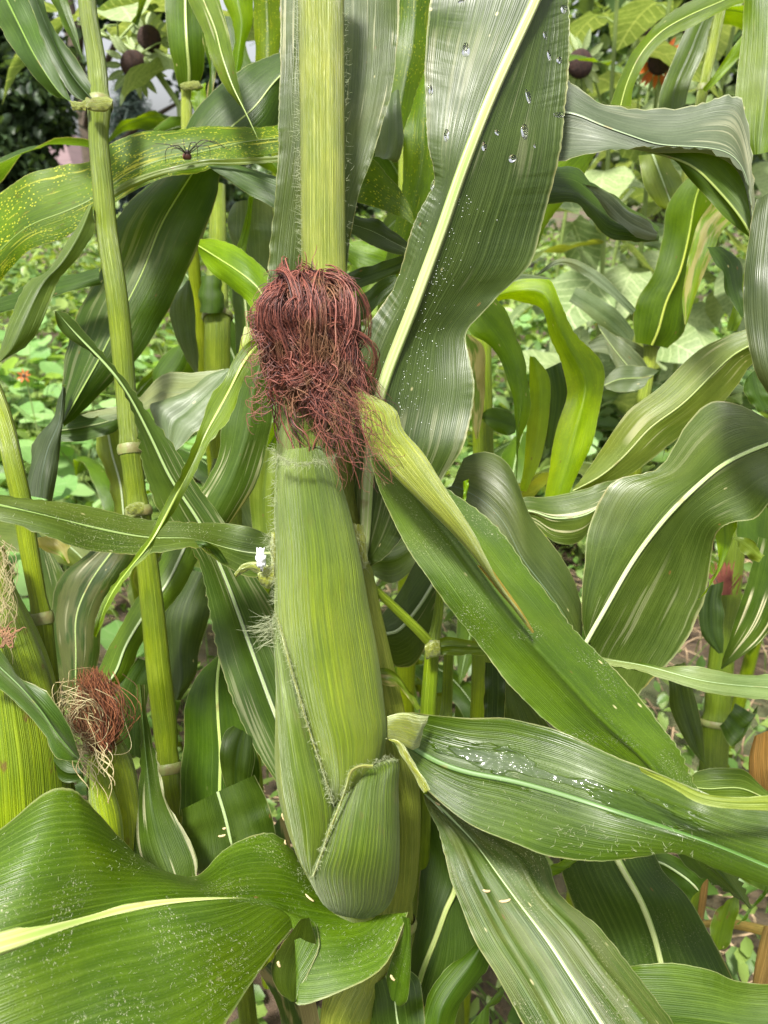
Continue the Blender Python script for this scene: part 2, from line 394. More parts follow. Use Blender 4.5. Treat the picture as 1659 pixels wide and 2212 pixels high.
# ------------------------------------------------------------------ leaf blade
def usamp(nu):
    t = np.linspace(-1, 1, nu)
    return np.sign(t) * (1 - (1 - np.abs(t)) ** 1.35)
def build_blade(parent, L, M, Rr, col, mat, rib, ribcol, ruffle, crimp, arch, seed, label, name, husk, nu, step, veinfan=0.0, folds=()):
    """L, M, Rr: control rows in world space"""
    rs = np.random.RandomState(seed)
    C = np.hstack([M, L, Rr])
    _, ln = resample(C, 50)
    nv = int(np.clip(ln / step, 24, 260))
    ts, ln = resample(C, nv)
    S = cr(C, ts)
    M_, L_, R_ = S[:, :3], S[:, 3:6], S[:, 6:9]
    if husk is None:
        kw = max(1, nv // 16)
        g = np.hanning(2 * kw + 3)[1:-1]; g /= g.sum()
        Mp = np.vstack([2 * M_[0] - M_[1:kw + 1][::-1], M_, 2 * M_[-1] - M_[-kw - 1:-1][::-1]])
        M_ = np.stack([np.convolve(Mp[:, j], g, 'valid') for j in range(3)], 1)
    v = np.linspace(0, 1, nv)
    u = usamp(nu)
    au = np.abs(u)[None, :, None]
    side = np.where(u < 0, 0, 1)
    tan = nrm(np.gradient(M_, axis=0))
    wid = np.linalg.norm(R_ - L_, axis=1)
    E = np.where(side[None, :, None] == 0, L_[:, None, :], R_[:, None, :])
    if husk is None:
        V = M_[:, None, :] + (E - M_[:, None, :]) * au
    else:
        # wrapped leaf: elliptical section bulging along husk vector
        V = (L_[:, None, :] * (1 - u[None, :, None]) + R_[:, None, :] * (1 + u[None, :, None])) / 2
        bul = husk if np.ndim(husk) else np.full(nv, husk)
        V = V + (M_ - (L_ + R_) / 2)[:, None, :] * np.sqrt(np.maximum(1 - (u * 0.985) ** 2, 0))[None, :, None]
    across = nrm(E - M_[:, None, :] + 1e-6)
    across = np.where(side[None, :, None] == 0, -across, across)
    n = nrm(np.cross(np.broadcast_to(tan[:, None, :], across.shape), across))
    w_ = wid[:, None]
    off = np.zeros((nv, nu))
    if husk is None:
        off += arch * w_ * 4 * au[..., 0] * (1 - au[..., 0]) * 0.5
        for sgn in (0, 1):
            k = max(3, ln / 0.045)
            nz = snoise(rs, v, k) * 0.75 + snoise(rs, v, k * 2.3) * 0.3
            off += np.where(side == sgn, 1, 0)[None, :] * nz[:, None] * (au[..., 0] ** 2.2) * ruffle
        kk = ln / 0.0068
        cz = (np.sin(v * kk * 2 * math.pi + snoise(rs, v, 14) * 2.5) * (0.4 + 0.6 * np.abs(snoise(rs, v, 10))))
        off += cz[:, None] * np.clip((au[..., 0] - 0.84) / 0.16, 0, 1) ** 1.6 * crimp
        # shallow lengthwise corrugation
        wmx = wid.max()
        for fu, fd, fw in folds: off += fd * np.exp(-((u[None, :] - fu) / fw) ** 2) * np.minimum(1, w_ / 0.03)
        # low swells
        sw = snoise(rs, v, max(3, ln / 0.07)) * 0.0013
        off += sw[:, None] * np.sin(au[..., 0] * math.pi) * np.minimum(1, w_ / 0.04)
    else:
        off += 0.00016 * np.sin(u[None, :] * 60)
        if name == 'leaf_collar':
            off += .00035 * (np.sin(v[:, None] * 11 + u[None, :] * 3 + seed) + .6 * np.sin(v[:, None] * 23 - u[None, :] * 7 + seed)) * (1 - .3 * au[..., 0])
    edge_in = 1 + (snoise(rs, v, ln / 0.012) * 0.006)[:, None, None] * au ** 3
    V = M_[:, None, :] + (V - M_[:, None, :]) * edge_in if husk is None else V
    V = V + n * off[..., None]
    wm = wid.max() / 2
    X = np.broadcast_to(u[None, :] * wm, (nv, nu)).copy()
    # veins run parallel rather than converging, near the tip
    if veinfan: X = u[None, :] * (wm * (1 - veinfan) + wid[:, None] / 2 * veinfan)
    Y = np.broadcast_to((v * ln)[:, None], (nv, nu))
    uvm = np.stack([X, Y], -1).reshape(-1, 2)
    uvn = np.stack([np.broadcast_to(u[None, :], (nv, nu)), np.broadcast_to(v[:, None], (nv, nu))], -1).reshape(-1, 2)
    o = mesh_obj(name, V.reshape(-1, 3), grid_faces(nv, nu), mat, parent, {'m': uvm, 'n': uvn}, color=col)
    if label: o['label'] = label
    if rib:
        w0, w1 = rib[0], rib[1]
        th = 0.0004
        a = nrm((R_ - L_) - tan * np.sum((R_ - L_) * tan, -1, keepdims=True))
        nn = nrm(np.cross(tan, a))
        rw = .85 * np.maximum(w0 + (w1 - w0) * v, 2e-5) * np.minimum(1, np.minimum((1 - v) / 0.06 + 0.02, 1)) / 2
        rw = np.minimum(rw, wid * 0.3)
        ring = [(-1, 0), (-0.6, 0.75), (0, 1), (0.6, 0.75), (1, 0), (0.5, -0.9), (0, -1.25), (-0.5, -0.9)]
        rv = np.stack([M_ + a * (x * rw)[:, None] + nn * (z * (th * np.minimum(1, rw / 0.002)))[:, None] for x, z in ring], 1)
        kx = np.array([x for x, z in ring])
        um = np.stack([kx[None, :] * rw[:, None], np.broadcast_to((v * ln)[:, None], (nv, len(ring)))], -1).reshape(-1, 2)
        mesh_obj('midrib', rv.reshape(-1, 3), grid_faces(nv, len(ring), True), RIB, o, {'m': um}, color=ribcol)
    return o

def interp_list(vals, n):
    vals = np.atleast_1d(np.array(vals, float))
    if len(vals) == 1: return np.full(n, vals[0])
    return np.interp(np.linspace(0, 1, n), np.linspace(0, 1, len(vals)), vals)

DG = (0.050, 0.105, 0.030, 1)   # deep green
MG = (0.075, 0.150, 0.030, 1)   # mid green
BG = (0.120, 0.215, 0.025, 1)   # bright yellow green
GG = (0.085, 0.130, 0.070, 1)   # grey green
PG = (0.180, 0.260, 0.090, 1)   # pale green
RC = (0.32, 0.38, 0.15, 1)      # midrib, cream
RW = (0.40, 0.46, 0.28, 1)      # midrib, whitish
_seed = [10]
def leaf(parent, st, d, col=MG, mat=None, rib=None, ribcol=RC, dl=0.0, dr=0.0, ruffle=0.0022, crimp=0.0004, arch=0.05,
         label=None, name='leaf', husk=None, nu=21, step=0.0035, m=None, veinfan=0.3, folds=()):
    n = len(st)
    if name in ('leaf', 'leaf_fold') and col[2] / col[1] > .55: col = (col[0] * .80, col[1] * .88, col[2] * 1.45, 1)
    elif name in ('leaf', 'leaf_fold', 'husk_leaf'): col = (col[0] * .80, col[1] * .82, col[2] * .8, 1)
    D = interp_list(d, n); DL = interp_list(dl, n); DR = interp_list(dr, n)
    a = np.array([s[:4] for s in st], float)
    fr = np.array([s[4] if len(s) > 4 else 0.5 for s in st])
    if m is not None: Mx, My = np.array(m, float).T
    else:
        Mx = a[:, 0] + (a[:, 2] - a[:, 0]) * fr; My = a[:, 1] + (a[:, 3] - a[:, 1]) * fr
    if husk is not None:
        H = interp_list(husk, n)
        M = Pn(Mx, My, D - H)
    else: M = Pn(Mx, My, D)
    L = Pn(a[:, 0], a[:, 1], D + DL); Rr = Pn(a[:, 2], a[:, 3], D + DR)
    _seed[0] += 1
    return build_blade(parent, L, M, Rr, col, mat or leaf_mat(), rib, ribcol, ruffle, crimp, arch, _seed[0], label, name,
                       True if husk is not None else None, nu, step, veinfan, folds)

# ------------------------------------------------------------------ stalks
def stalk(parent, pts, col=(0.20, 0.29, 0.07, 1), mat=None, nodes=(), ground=True, name='stalk', ns=28, label=None, tap=1.0, nodecol=None):
    """pts: (x, y, width, depth) rows, top to bottom"""
    C = []
    for x, y, wpx, d in pts:
        p = P(x, y, d); C.append([p.x, p.y, p.z, wpx * PX(d) / 2])
    if ground:
        l = C[-1]; k = C[-2]
        dz = l[2] - 0.0
        for f in (0.25, 0.5, 0.75, 1.02):
            C.append([l[0] + (l[0] - k[0]) * 0.1 * f, l[1] + 0.02 * f, l[2] - dz * f, l[3] * (1 + 0.15 * f)])
    C = np.array(C)
    ts, ln = resample(C, 10)
    nv = int(np.clip(ln / 0.006, 30, 260))
    ts, ln = resample(C, nv)
    S = cr(C, ts)
    c, r = S[:, :3], S[:, 3].copy()
    # swollen nodes
    nd = np.array([list(P(x, y, d)) for x, y, d in nodes]) if nodes else np.zeros((0, 3))
    node_s = []
    for q in nd:
        k = np.argmin(np.linalg.norm(c - q, axis=1)); node_s.append(k)
    sarr = np.linspace(0, ln, nv)
    for k in node_s:
        r *= 1 + 0.16 * np.exp(-((sarr - sarr[k]) / 0.006) ** 2) - 0.07 * np.exp(-((sarr - sarr[k] + 0.011) / 0.005) ** 2)
    tan = nrm(np.gradient(c, axis=0))
    ref = np.array([0.0, 1.0, 0.15])
    a = nrm(np.cross(tan, ref)); bb = nrm(np.cross(tan, a))
    ang = np.linspace(0, 2 * math.pi, ns, endpoint=False)
    flute = 1 + 0.018 * np.sin(ang * 9) + 0.01 * np.sin(ang * 17)
    V = c[:, None, :] + (r[:, None] * flute[None, :])[..., None] * (np.cos(ang)[None, :, None] * a[:, None, :] + np.sin(ang)[None, :, None] * bb[:, None, :] * 0.9)
    X = np.broadcast_to((ang / (2 * math.pi) * 2 * math.pi * r.mean())[None, :], (nv, ns))
    Y = np.broadcast_to(sarr[:, None], (nv, ns))
    uvm = np.stack([X, Y], -1).reshape(-1, 2)
    uvn = np.stack([np.broadcast_to((np.sin(ang * 2) * 0.5)[None, :], (nv, ns)), np.broadcast_to(np.linspace(0, 1, nv)[:, None], (nv, ns))], -1).reshape(-1, 2)
    F = grid_faces(nv, ns, True)
    o = mesh_obj(name, V.reshape(-1, 3), F, mat or STALK, parent, {'m': uvm, 'n': uvn}, color=col)
    if label: o['label'] = label
    for k in node_s:
        rr = r[k] * 1.05
        ring = []
        prof = [(-0.0035, 0.97), (-0.0015, 1.05), (0.0015, 1.06), (0.0035, 0.98)]
        for dz, sc in prof:
            ring.append(c[k] + tan[k] * dz + rr * sc * (np.cos(ang)[:, None] * a[k] + np.sin(ang)[:, None] * bb[k] * 0.9))
        mesh_obj('node', np.concatenate(ring), grid_faces(4, ns, True), NODE, o, color=nodecol or (0.15, 0.19, 0.055, 1))
    return o
STALK = leaf_mat(husk=True, trans=0.12, vein=0.5, edge=0.0, rough=0.40, period=0.0026)
NODE = simple_mat('stalk_node', (0.3, 0.32, 0.1), 0.5, 0.7, 180.0, (0.14, 0.10, 0.04), objcol=True, bump=0.3)

def tubes(paths, radii, ns=4, taper=0.35):
    """list of Nx3 paths -> one mesh (verts, faces)"""
    Vs, Fs, off = [], [], 0
    ang = np.linspace(0, 2 * math.pi, ns, endpoint=False)
    for p, r in zip(paths, radii):
        p = np.asarray(p); n = len(p)
        t = nrm(np.gradient(p, axis=0))
        a = nrm(np.cross(t, np.array([0.31, 0.52, 0.79]))); b_ = np.cross(t, a)
        rr = r * (1 - (1 - taper) * np.linspace(0, 1, n) ** 2)
        V = p[:, None, :] + rr[:, None, None] * (np.cos(ang)[None, :, None] * a[:, None, :] + np.sin(ang)[None, :, None] * b_[:, None, :])
        Vs.append(V.reshape(-1, 3)); Fs.append(grid_faces(n, ns, True) + off); off += n * ns
    return np.concatenate(Vs), np.concatenate(Fs)
def ellipsoid(c, rx, ry, rz, nu=16, nv=10):
    th = np.linspace(0.02, math.pi - 0.02, nv); ph = np.linspace(0, 2 * math.pi, nu, endpoint=False)
    V = np.stack([rx * np.sin(th)[:, None] * np.cos(ph), ry * np.sin(th)[:, None] * np.sin(ph), rz * np.cos(th)[:, None] * np.ones_like(ph)], -1).reshape(-1, 3) + np.asarray(c)
    return V, grid_faces(nv, nu, True)
def scatter(tv, tf, pos, rot, scl):
    """template verts/faces copied at pos with 3x3 rotations rot and scales scl"""
    V = np.einsum('nij,kj->nki', rot, tv) * scl[:, None, None] + pos[:, None, :]
    F = tf[None] + (np.arange(len(pos)) * len(tv))[:, None, None]
    return V.reshape(-1, 3), F.reshape(-1, tf.shape[1])
def rand_rot(rs, n, tilt):
    yaw = rs.rand(n) * 2 * math.pi; t = rs.randn(n) * tilt; r = rs.randn(n) * tilt
    cz, sz, cx, sx, cy, sy = np.cos(yaw), np.sin(yaw), np.cos(t), np.sin(t), np.cos(r), np.sin(r)
    Z = np.zeros((n, 3, 3)); Z[:, 0, 0] = cz; Z[:, 0, 1] = -sz; Z[:, 1, 0] = sz; Z[:, 1, 1] = cz; Z[:, 2, 2] = 1
    X = np.zeros((n, 3, 3)); X[:, 0, 0] = 1; X[:, 1, 1] = cx; X[:, 1, 2] = -sx; X[:, 2, 1] = sx; X[:, 2, 2] = cx
    Y = np.zeros((n, 3, 3)); Y[:, 1, 1] = 1; Y[:, 0, 0] = cy; Y[:, 0, 2] = sy; Y[:, 2, 0] = -sy; Y[:, 2, 2] = cy
    return Z @ X @ Y
def on_leaf(o, x, y):
    """the point and normal where a line of sight meets a built blade"""
    me = o.data; base = world_loc(o)
    vs = [v.co + base for v in me.vertices]
    if 'bvh' not in _bv or _bv.get('o') != o.name:
        _bv['bvh'] = BVHTree.FromPolygons(vs, [p.vertices[:] for p in me.polygons]); _bv['o'] = o.name
    h = _bv['bvh'].ray_cast(Vector((0, 0, CAMZ)), ray_dir(x, y))
    if h[0] is None: return None
    nn = h[1]
    if nn.dot(ray_dir(x, y)) > 0: nn = -nn
    return h[0], nn
_bv = {}
# ================================================================== SETTING
rs = np.random.RandomState(3)
# ---- ground
def ground():
    m, t = new_mat('garden_soil'); b = NB(t)
    tc = b.n('ShaderNodeTexCoord').outputs['Object']
    n1 = b.noise(tc, 3.0, 6, 0.65); n2 = b.noise(tc, 60.0, 5, 0.7)
    c = b.mix(b.ramp(n1, 0.35, 0.65), (0.06, 0.038, 0.022, 1), (0.12, 0.08, 0.045, 1))
    c = b.mix(b.ramp(n2, 0.4, 0.7, 0, .8), c, (0.035, 0.026, 0.018, 1))
    far = b.noise(tc, 0.8, 4)
    c = b.mix(b.ramp(far, 0.45, 0.6, 0, .7), c, (0.06, 0.09, 0.025, 1))
    pr = b.n('ShaderNodeBsdfPrincipled'); b.put(pr.inputs['Base Color'], c); pr.inputs['Roughness'].default_value = 0.9
    b.put(pr.inputs['Normal'], b.bump(n2, 0.8, 0.02))
    out = b.n('ShaderNodeOutputMaterial'); t.links.new(pr.outputs[0], out.inputs[0])
    xs = np.concatenate([np.linspace(-220, -4, 12)[:-1], np.linspace(-4, 4, 90), np.linspace(4, 220, 12)[1:]])
    ys = np.concatenate([np.linspace(-120, -2, 6)[:-1], np.linspace(-2, 6, 90), np.linspace(6, 300, 14)[1:]])
    X, Y = np.meshgrid(xs, ys)
    r_ = np.random.RandomState(9)
    near = np.exp(-((X / 3.5) ** 4 + ((Y - 2) / 3.5) ** 4))
    Z = 0.02 * near * (np.sin(X * 7 + 2 * np.sin(Y * 3)) + np.sin(Y * 9 + X * 2)) + near * r_.randn(*X.shape) * 0.008
    V = np.stack([X, Y, Z], -1).reshape(-1, 3)
    o = mesh_obj('ground', V, grid_faces(len(ys), len(xs)), m, origin=(0, 0, 0))
    tag(o, 'dark brown garden soil under the corn', kind='structure')
ground()
# ---- straw litter, weeds and grass on the soil near the plants
def litter():
    r_ = np.random.RandomState(11)
    n = 3600
    x = r_.uniform(-1.6, 2.4, n); y = r_.uniform(0.25, 3.2, n)
    paths, rad = [], []
    for i in range(n):
        a = r_.rand() * 6.283; L = r_.uniform(.03, .16)
        k = np.linspace(-.5, .5, 5)[:, None]
        d = np.array([math.cos(a), math.sin(a), r_.randn() * .15])
        p = np.array([x[i], y[i], .03 + r_.rand() * .04]) + k * d * L
        p[:, 2] += (k[:, 0] ** 2) * r_.randn() * .05
        p[:, 0] += r_.randn() * .1 * L * k[:, 0] ** 2
        paths.append(p); rad.append(r_.uniform(.0010, .0030))
    V, F = tubes(paths, rad, 3, .6)
    m = simple_mat('dry_straw', (0.40, 0.30, 0.18), 0.8, .8, 6.0, (0.16, 0.10, 0.06), coord='Generated')
    tag(mesh_obj('straw', V, F, m, origin=(0, 0, 0)), 'dry straw and stalk litter strewn over the soil', kind='stuff')
    # grass blades / weeds
    n = 9000
    x = r_.uniform(-2.2, 3.2, n); y = r_.uniform(0.3, 4.5, n)
    clump = np.sin(x * 5.1) * np.sin(y * 4.3 + x) + r_.randn(n) * .5
    keep = clump > -0.1
    x, y = x[keep], y[keep]; n = len(x)
    L = r_.uniform(.05, .22, n); a = r_.rand(n) * 6.283; lean = r_.uniform(.2, 1.1, n)
    k = np.linspace(0, 1, 5)
    w_ = np.array([1, .95, .75, .45, .02])[None, :] * r_.uniform(.0012, .0032, n)[:, None]
    cx = x[:, None] + np.cos(a)[:, None] * (k ** 1.7)[None] * (L * lean)[:, None]
    cy = y[:, None] + np.sin(a)[:, None] * (k ** 1.7)[None] * (L * lean)[:, None]
    cz = (k * (1 - .35 * k))[None] * L[:, None]
    px, py = -np.sin(a)[:, None] * w_, np.cos(a)[:, None] * w_
    V = np.stack([np.stack([cx - px, cy - py, cz], -1), np.stack([cx + px, cy + py, cz], -1)], 2)
    F = grid_faces(5, 2)[None] + (np.arange(n) * 10)[:, None, None]
    m = simple_mat('grass_blade', (0.13, 0.21, 0.05), 0.5, .8, 5.0, (0.06, 0.12, 0.02), trans=.4)
    tag(mesh_obj('grass', V.reshape(-1, 3), F.reshape(-1, 4), m, origin=(0, 0, 0)), 'thin weeds and grass between the corn stalks', kind='stuff')
litter()
# ---- leaf templates
def oval_leaf(L=1.0, W=.6, cup=.12, droop=.25, heart=.0, nv=6, serr=0.0):
    v = np.linspace(0, 1, nv)
    wv = np.sin(np.pi * v ** .75) ** .8 * W / 2
    wv[0] = W * heart; wv[-1] = 0.004
    V = []
    for j, t in enumerate(v):
        y = t * L; z = -droop * t * t * L
        back = -heart * .35 * L if j == 0 else 0
        zz = cup * wv[j]
        s = serr * (1 if j % 2 else -1)
        V += [(-wv[j] * (1 + s), y + back, z + zz), (-wv[j] * .5, y + back * .4, z + zz * .2), (0, y, z), (wv[j] * .5, y + back * .4, z + zz * .2), (wv[j] * (1 + s), y + back, z + zz)]
    return np.array(V), grid_faces(nv, 5)
def round_leaf(rad=1.0, n=14, seed=0):
    r_ = np.random.RandomState(seed)
    ang = np.linspace(0, 2 * math.pi, n, endpoint=False)
    V = [(0, 0, -.10 * rad)]
    for k, q in ((.5, -.015), (1, 0.0)):
        for i, a in enumerate(ang):
            w_ = 1 + (r_.randn() * .03 + .045 * math.cos(a * 6)) * (k == 1)
            V.append((math.cos(a) * rad * k * w_, math.sin(a) * rad * k * w_, q * rad + .05 * rad * math.sin(a * 3 + seed) * k))
    F = [[0, 1 + i, 1 + (i + 1) % n, 1 + (i + 1) % n] for i in range(n)]
    F = [[0, 1 + i, 1 + (i + 1) % n] for i in range(n)] + [[1 + i, 1 + n + i, 1 + n + (i + 1) % n, 1 + (i + 1) % n] for i in range(n)]
    return np.array(V), F
def leafy_mat(name, c1, c2, vein=(0.30, 0.38, 0.2), trans=.35, radial=False, side=False, rough=.45, tcol=(1.9, 1.8, .7, 1)):
    m, t = new_mat(name); b = NB(t)
    tc = b.n('ShaderNodeTexCoord').outputs['Object']
    ge = b.n('ShaderNodeNewGeometry')
    n1 = b.noise(ge.outputs['Position'], 9.0, 3, .6); n2 = b.noise(tc, 40.0, 3, .6)
    oi = b.n('ShaderNodeObjectInfo')
    ri = ge.outputs['Random Per Island']
    f = b.math('ADD', b.math('MULTIPLY', ri, .6), b.math('MULTIPLY', n1, .5))
    f = b.math('ADD', f, b.math('MULTIPLY', b.math('SUBTRACT', oi.outputs['Random'], .5), .5))
    c = b.mix(b.ramp(f, .25, .85), c1 + (1,), c2 + (1,))
    if radial:
        sx = b.n('ShaderNodeSeparateXYZ'); b.put(sx.inputs[0], tc)
        an = b.math('ARCTAN2', sx.outputs[1], sx.outputs[0])
        sp = b.math('ABSOLUTE', b.math('SINE', b.math('MULTIPLY', an, 4.5)))
        c = b.mix(b.ramp(sp, 0.0, .16, .55, 0.0), c, vein + (1,))
    if side:
        sx = b.n('ShaderNodeSeparateXYZ'); b.put(sx.inputs[0], tc)
        ax = b.math('ABSOLUTE', sx.outputs[0])
        fr = b.math('FRACT', b.math('MULTIPLY', b.math('SUBTRACT', sx.outputs[1], b.math('MULTIPLY', ax, .8)), 6.5))
        ln = b.ramp(b.math('ABSOLUTE', b.math('SUBTRACT', fr, .5)), 0.0, .10, .8, 0.0)
        md = b.ramp(ax, 0.0, .02, .9, 0.0)
        c = b.mix(b.math('MAXIMUM', ln, md), c, vein + (1,))
        net = b.noise(tc, 26.0, 3, .6)
        c = b.mix(b.ramp(net, .42, .62, 0, .45), c, b.mix(1.0, c, (.5, .6, .4, 1), 'MULTIPLY'))
        n2 = b.math('ADD', b.math('MULTIPLY', ln, -.8), net)
    c = b.mix(b.ramp(n2, .4, .7, 0, .25), c, b.mix(1.0, c, (.6, .7, .5, 1), 'MULTIPLY'))
    pr = b.n('ShaderNodeBsdfPrincipled'); b.put(pr.inputs['Base Color'], c); pr.inputs['Roughness'].default_value = rough
    b.put(pr.inputs['Normal'], b.bump(n2, .3, .002))
    tr = b.n('ShaderNodeBsdfTranslucent'); b.put(tr.inputs['Color'], b.mix(1.0, c, tcol, 'MULTIPLY'))
    mx = b.n('ShaderNodeMixShader'); mx.inputs[0].default_value = trans
    out = b.n('ShaderNodeOutputMaterial')
    t.links.new(pr.outputs[0], mx.inputs[1]); t.links.new(tr.outputs[0], mx.inputs[2]); t.links.new(mx.outputs[0], out.inputs[0])
    return m
NAST = leafy_mat('nasturtium_leaf', (0.12, 0.25, 0.06), (0.25, 0.40, 0.14), radial=True)
COVER = leafy_mat('garden_leaf', (0.07, 0.14, 0.025), (0.21, 0.29, 0.07))
SUNL = leafy_mat('sunflower_leaf', (0.12, 0.18, 0.06), (0.25, 0.31, 0.14), trans=.25, side=True, vein=(.36, .42, .22), rough=.55)
STEM = simple_mat('green_stem', (0.19, 0.26, 0.07), 0.5, .5, 30.0)
def child_share(name, me, parent, loc_world, rot, scale, mat=None):
    o = bpy.data.objects.new(name, me)
    COL.objects.link(o); o.parent = parent
    o.location = Vector(loc_world) - world_loc(parent)
    o.rotation_euler = rot; o.scale = (scale,) * 3
    return o
def make_mesh(name, V, F, mat, smooth=True):
    me = bpy.data.meshes.new(name)
    me.from_pydata([tuple(v) for v in V], [], [list(map(int, f)) for f in F])
    me.polygons.foreach_set('use_smooth', np.full(len(me.polygons), smooth))
    me.materials.append(mat)
    return me
NL = [make_mesh('round_leaf', *round_leaf(1.0, 14, s), NAST) for s in range(3)]
# ---- nasturtium plants
def nasturtium(x, y, h, rad, n, seed, label, group):
    r_ = np.random.RandomState(seed)
    t = thing('nasturtium_plant', label, 'plant', (x, y, 0), group)
    paths, rr = [], []
    for i in range(n):
        a = r_.rand() * 6.283; q = rad * math.sqrt(r_.rand())
        p = Vector((x + q * math.cos(a), y + q * math.sin(a), h * (1 - .25 * (q / rad) ** 2) + r_.randn() * .045))
        child_share('leaf', NL[i % 3], t, p, (r_.randn() * .28 + .30, r_.randn() * .28, r_.rand() * 6.28), r_.uniform(.024, .050))
        k = np.linspace(0, 1, 6)[:, None]
        b0 = np.array([x + q * .2 * math.cos(a), y + q * .2 * math.sin(a), 0.0])
        e = np.array(p) - [0, 0, .004]
        path = b0 + (e - b0) * k; path[:, :2] += (e - b0)[:2] * (k * (1 - k)) * -.5
        paths.append(path); rr.append(.0016)
    V, F = tubes(paths, rr, 4, .7)
    tag(mesh_obj('stem', V, F, STEM, t), kind='stuff')
    return t
NAS = []
ORD = ['first', 'second', 'third', 'fourth', 'fifth', 'sixth', 'seventh', 'eighth']
ROWS = []
def row_of(sp, i): return ROWS[i][0]
def col_of(sp, i): return ROWS[i][1]
def hgt(x, y): return .36 + .10 * (y - 1.2) if y < 3.2 else .56
spots = []
r_ = np.random.RandomState(5)
for ry, y in enumerate(np.arange(1.45, 3.3, .36)):
    for cx_, x in enumerate(np.arange(-.56 * y - .15, -.17 * y, .36)):
        ROWS.append((ry, cx_)); spots.append((x + r_.randn() * .05, y + r_.randn() * .06))
lab = ['leafy nasturtium mound with round pale green leaves in the left background bed', ]
for i, (x, y) in enumerate(spots):
    NAS.append(nasturtium(x, y, hgt(x, y), .23, 26, 40 + i, 'nasturtium in the left bed, %s row from the corn, %s from its left end' % (ORD[row_of(spots, i)], ORD[col_of(spots, i)]), 'nasturtium plants in the left bed'))
spots = []; ROWS = []
for ry, y in enumerate(np.arange(2.3, 3.6, .42)):
    for cx_, x in enumerate(np.arange(.24 * y, .58 * y, .42)):
        ROWS.append((ry, cx_)); spots.append((x + r_.randn() * .06, y + r_.randn() * .06))
for i, (x, y) in enumerate(spots):
    NAS.append(nasturtium(x, y, .42 + .10 * (y - 2.3), .26, 26, 140 + i, 'nasturtium in the right bed, %s row from the corn, %s from its left end' % (ORD[row_of(spots, i)], ORD[col_of(spots, i)]), 'nasturtium plants in the right bed'))
# ---- background cover: countless small leaves
def cover():
    r_ = np.random.RandomState(21)
    tv, tf = oval_leaf(1.0, .62, .2, .25, .1, 4)
    n = 26000
    y = 2.0 + 8.0 * r_.rand(n) ** 1.3
    x = r_.uniform(-1, 1, n) * (.62 * y + .6)
    h = .30 + .045 * y + .10 * np.sin(x * 2.3 + np.sin(y * 1.7)) + .07 * np.sin(x * 5 + y * 4)
    z = h * (1 - .5 * r_.rand(n) ** 2) + r_.randn(n) * .03
    near = y < 3.4
    z = np.where(near, z * .75, z)
    V, F = scatter(tv, tf, np.stack([x, y, z], -1), rand_rot(r_, n, .55), r_.uniform(.035, .10, n))
    tag(mesh_obj('ground_cover', V, F, COVER, origin=(0, 0, 0)), 'dense mixed leafy ground cover in the beds behind the corn', kind='stuff')
    n = 17000
    y = r_.uniform(.45, 3.6, n); x = r_.uniform(-1, 1, n) * (.6 * y + .6)
    cl = np.sin(x * 4.3 + 1) * np.sin(y * 5.1) + r_.randn(n) * .5
    k = cl > -0.25; x, y = x[k], y[k]; n = len(x)
    V, F = scatter(tv, tf, np.stack([x, y, r_.uniform(.02, .20, n)], -1), rand_rot(r_, n, .45), r_.uniform(.014, .046, n))
    tag(mesh_obj('weeds', V, F, COVER, origin=(0, 0, 0)), 'small leafy weeds growing over the soil below', kind='stuff')
cover()
# ---- sunflowers
SL_V, SL_F = oval_leaf(1.0, .78, .22, .38, .22, 9, .03)
SLM = []
for s in range(3):
    q = np.random.RandomState(s + 1)
    V = SL_V.copy(); V[:, 2] += .05 * np.sin(V[:, 1] * 9 + s) * np.abs(V[:, 0]) * 3 + .03 * np.sin(V[:, 0] * 9 + s)
    SLM.append(make_mesh('broad_leaf', V, SL_F, SUNL))
BRN = simple_mat('seed_head', (0.035, 0.015, 0.010), 0.9, .9, 160.0, (0.012, 0.006, 0.005), bump=.9)
PETAL_O = simple_mat('petal_orange', (0.48, 0.12, 0.012), 0.55, .7, 20.0, (0.25, 0.05, 0.01), trans=.3, tcol=(1.3, 1.1, .8, 1))
PETAL_Y = simple_mat('petal_yellow', (0.80, 0.48, 0.03), 0.55, .5, 20.0, (0.7, 0.30, 0.02), trans=.3, tcol=(1.2, 1.1, .8, 1))
PETV, PETF = oval_leaf(1.0, .34, .15, .15, .05, 5)
PM = {'o': make_mesh('petal', PETV, PETF, PETAL_O), 'y': make_mesh('petal', PETV, PETF, PETAL_Y), 'g': make_mesh('sepal', PETV, PETF, SUNL)}
def flower(parent, p, R_, facing, petals='y', npet=16, plen=.05, name='flower_head', seed=0):
    r_ = random.Random(seed)
    V, F = ellipsoid((0, 0, 0), R_, R_, R_ * .45, 18, 8)
    me = make_mesh('head', V, F, BRN)
    o = bpy.data.objects.new(name, me); COL.objects.link(o); o.parent = parent
    o.location = Vector(p) - (world_loc(parent) if parent else Vector((0, 0, 0)))
    q = Vector(facing).normalized().to_track_quat('Z', 'Y'); o.rotation_euler = q.to_euler()
    for kind, cnt, ln in ((petals, npet, plen), ('g', 16, R_ * 1.5)):
        if kind is None: continue
        for i in range(cnt):
            a = 6.283 * i / cnt + r_.uniform(-.15, .15)
            c = bpy.data.objects.new('petal' if kind != 'g' else 'sepal', PM[kind]); COL.objects.link(c)
            c.parent = o
            c.location = (math.cos(a) * R_ * .85, math.sin(a) * R_ * .85, 0 if kind != 'g' else -.004)
            c.rotation_euler = (r_.uniform(-.1, .55) * (-1 if kind == 'g' else 1), r_.uniform(-.2, .2), a - math.pi / 2)
            c.scale = (ln * r_.uniform(.9, 1.1),) * 3
    return o
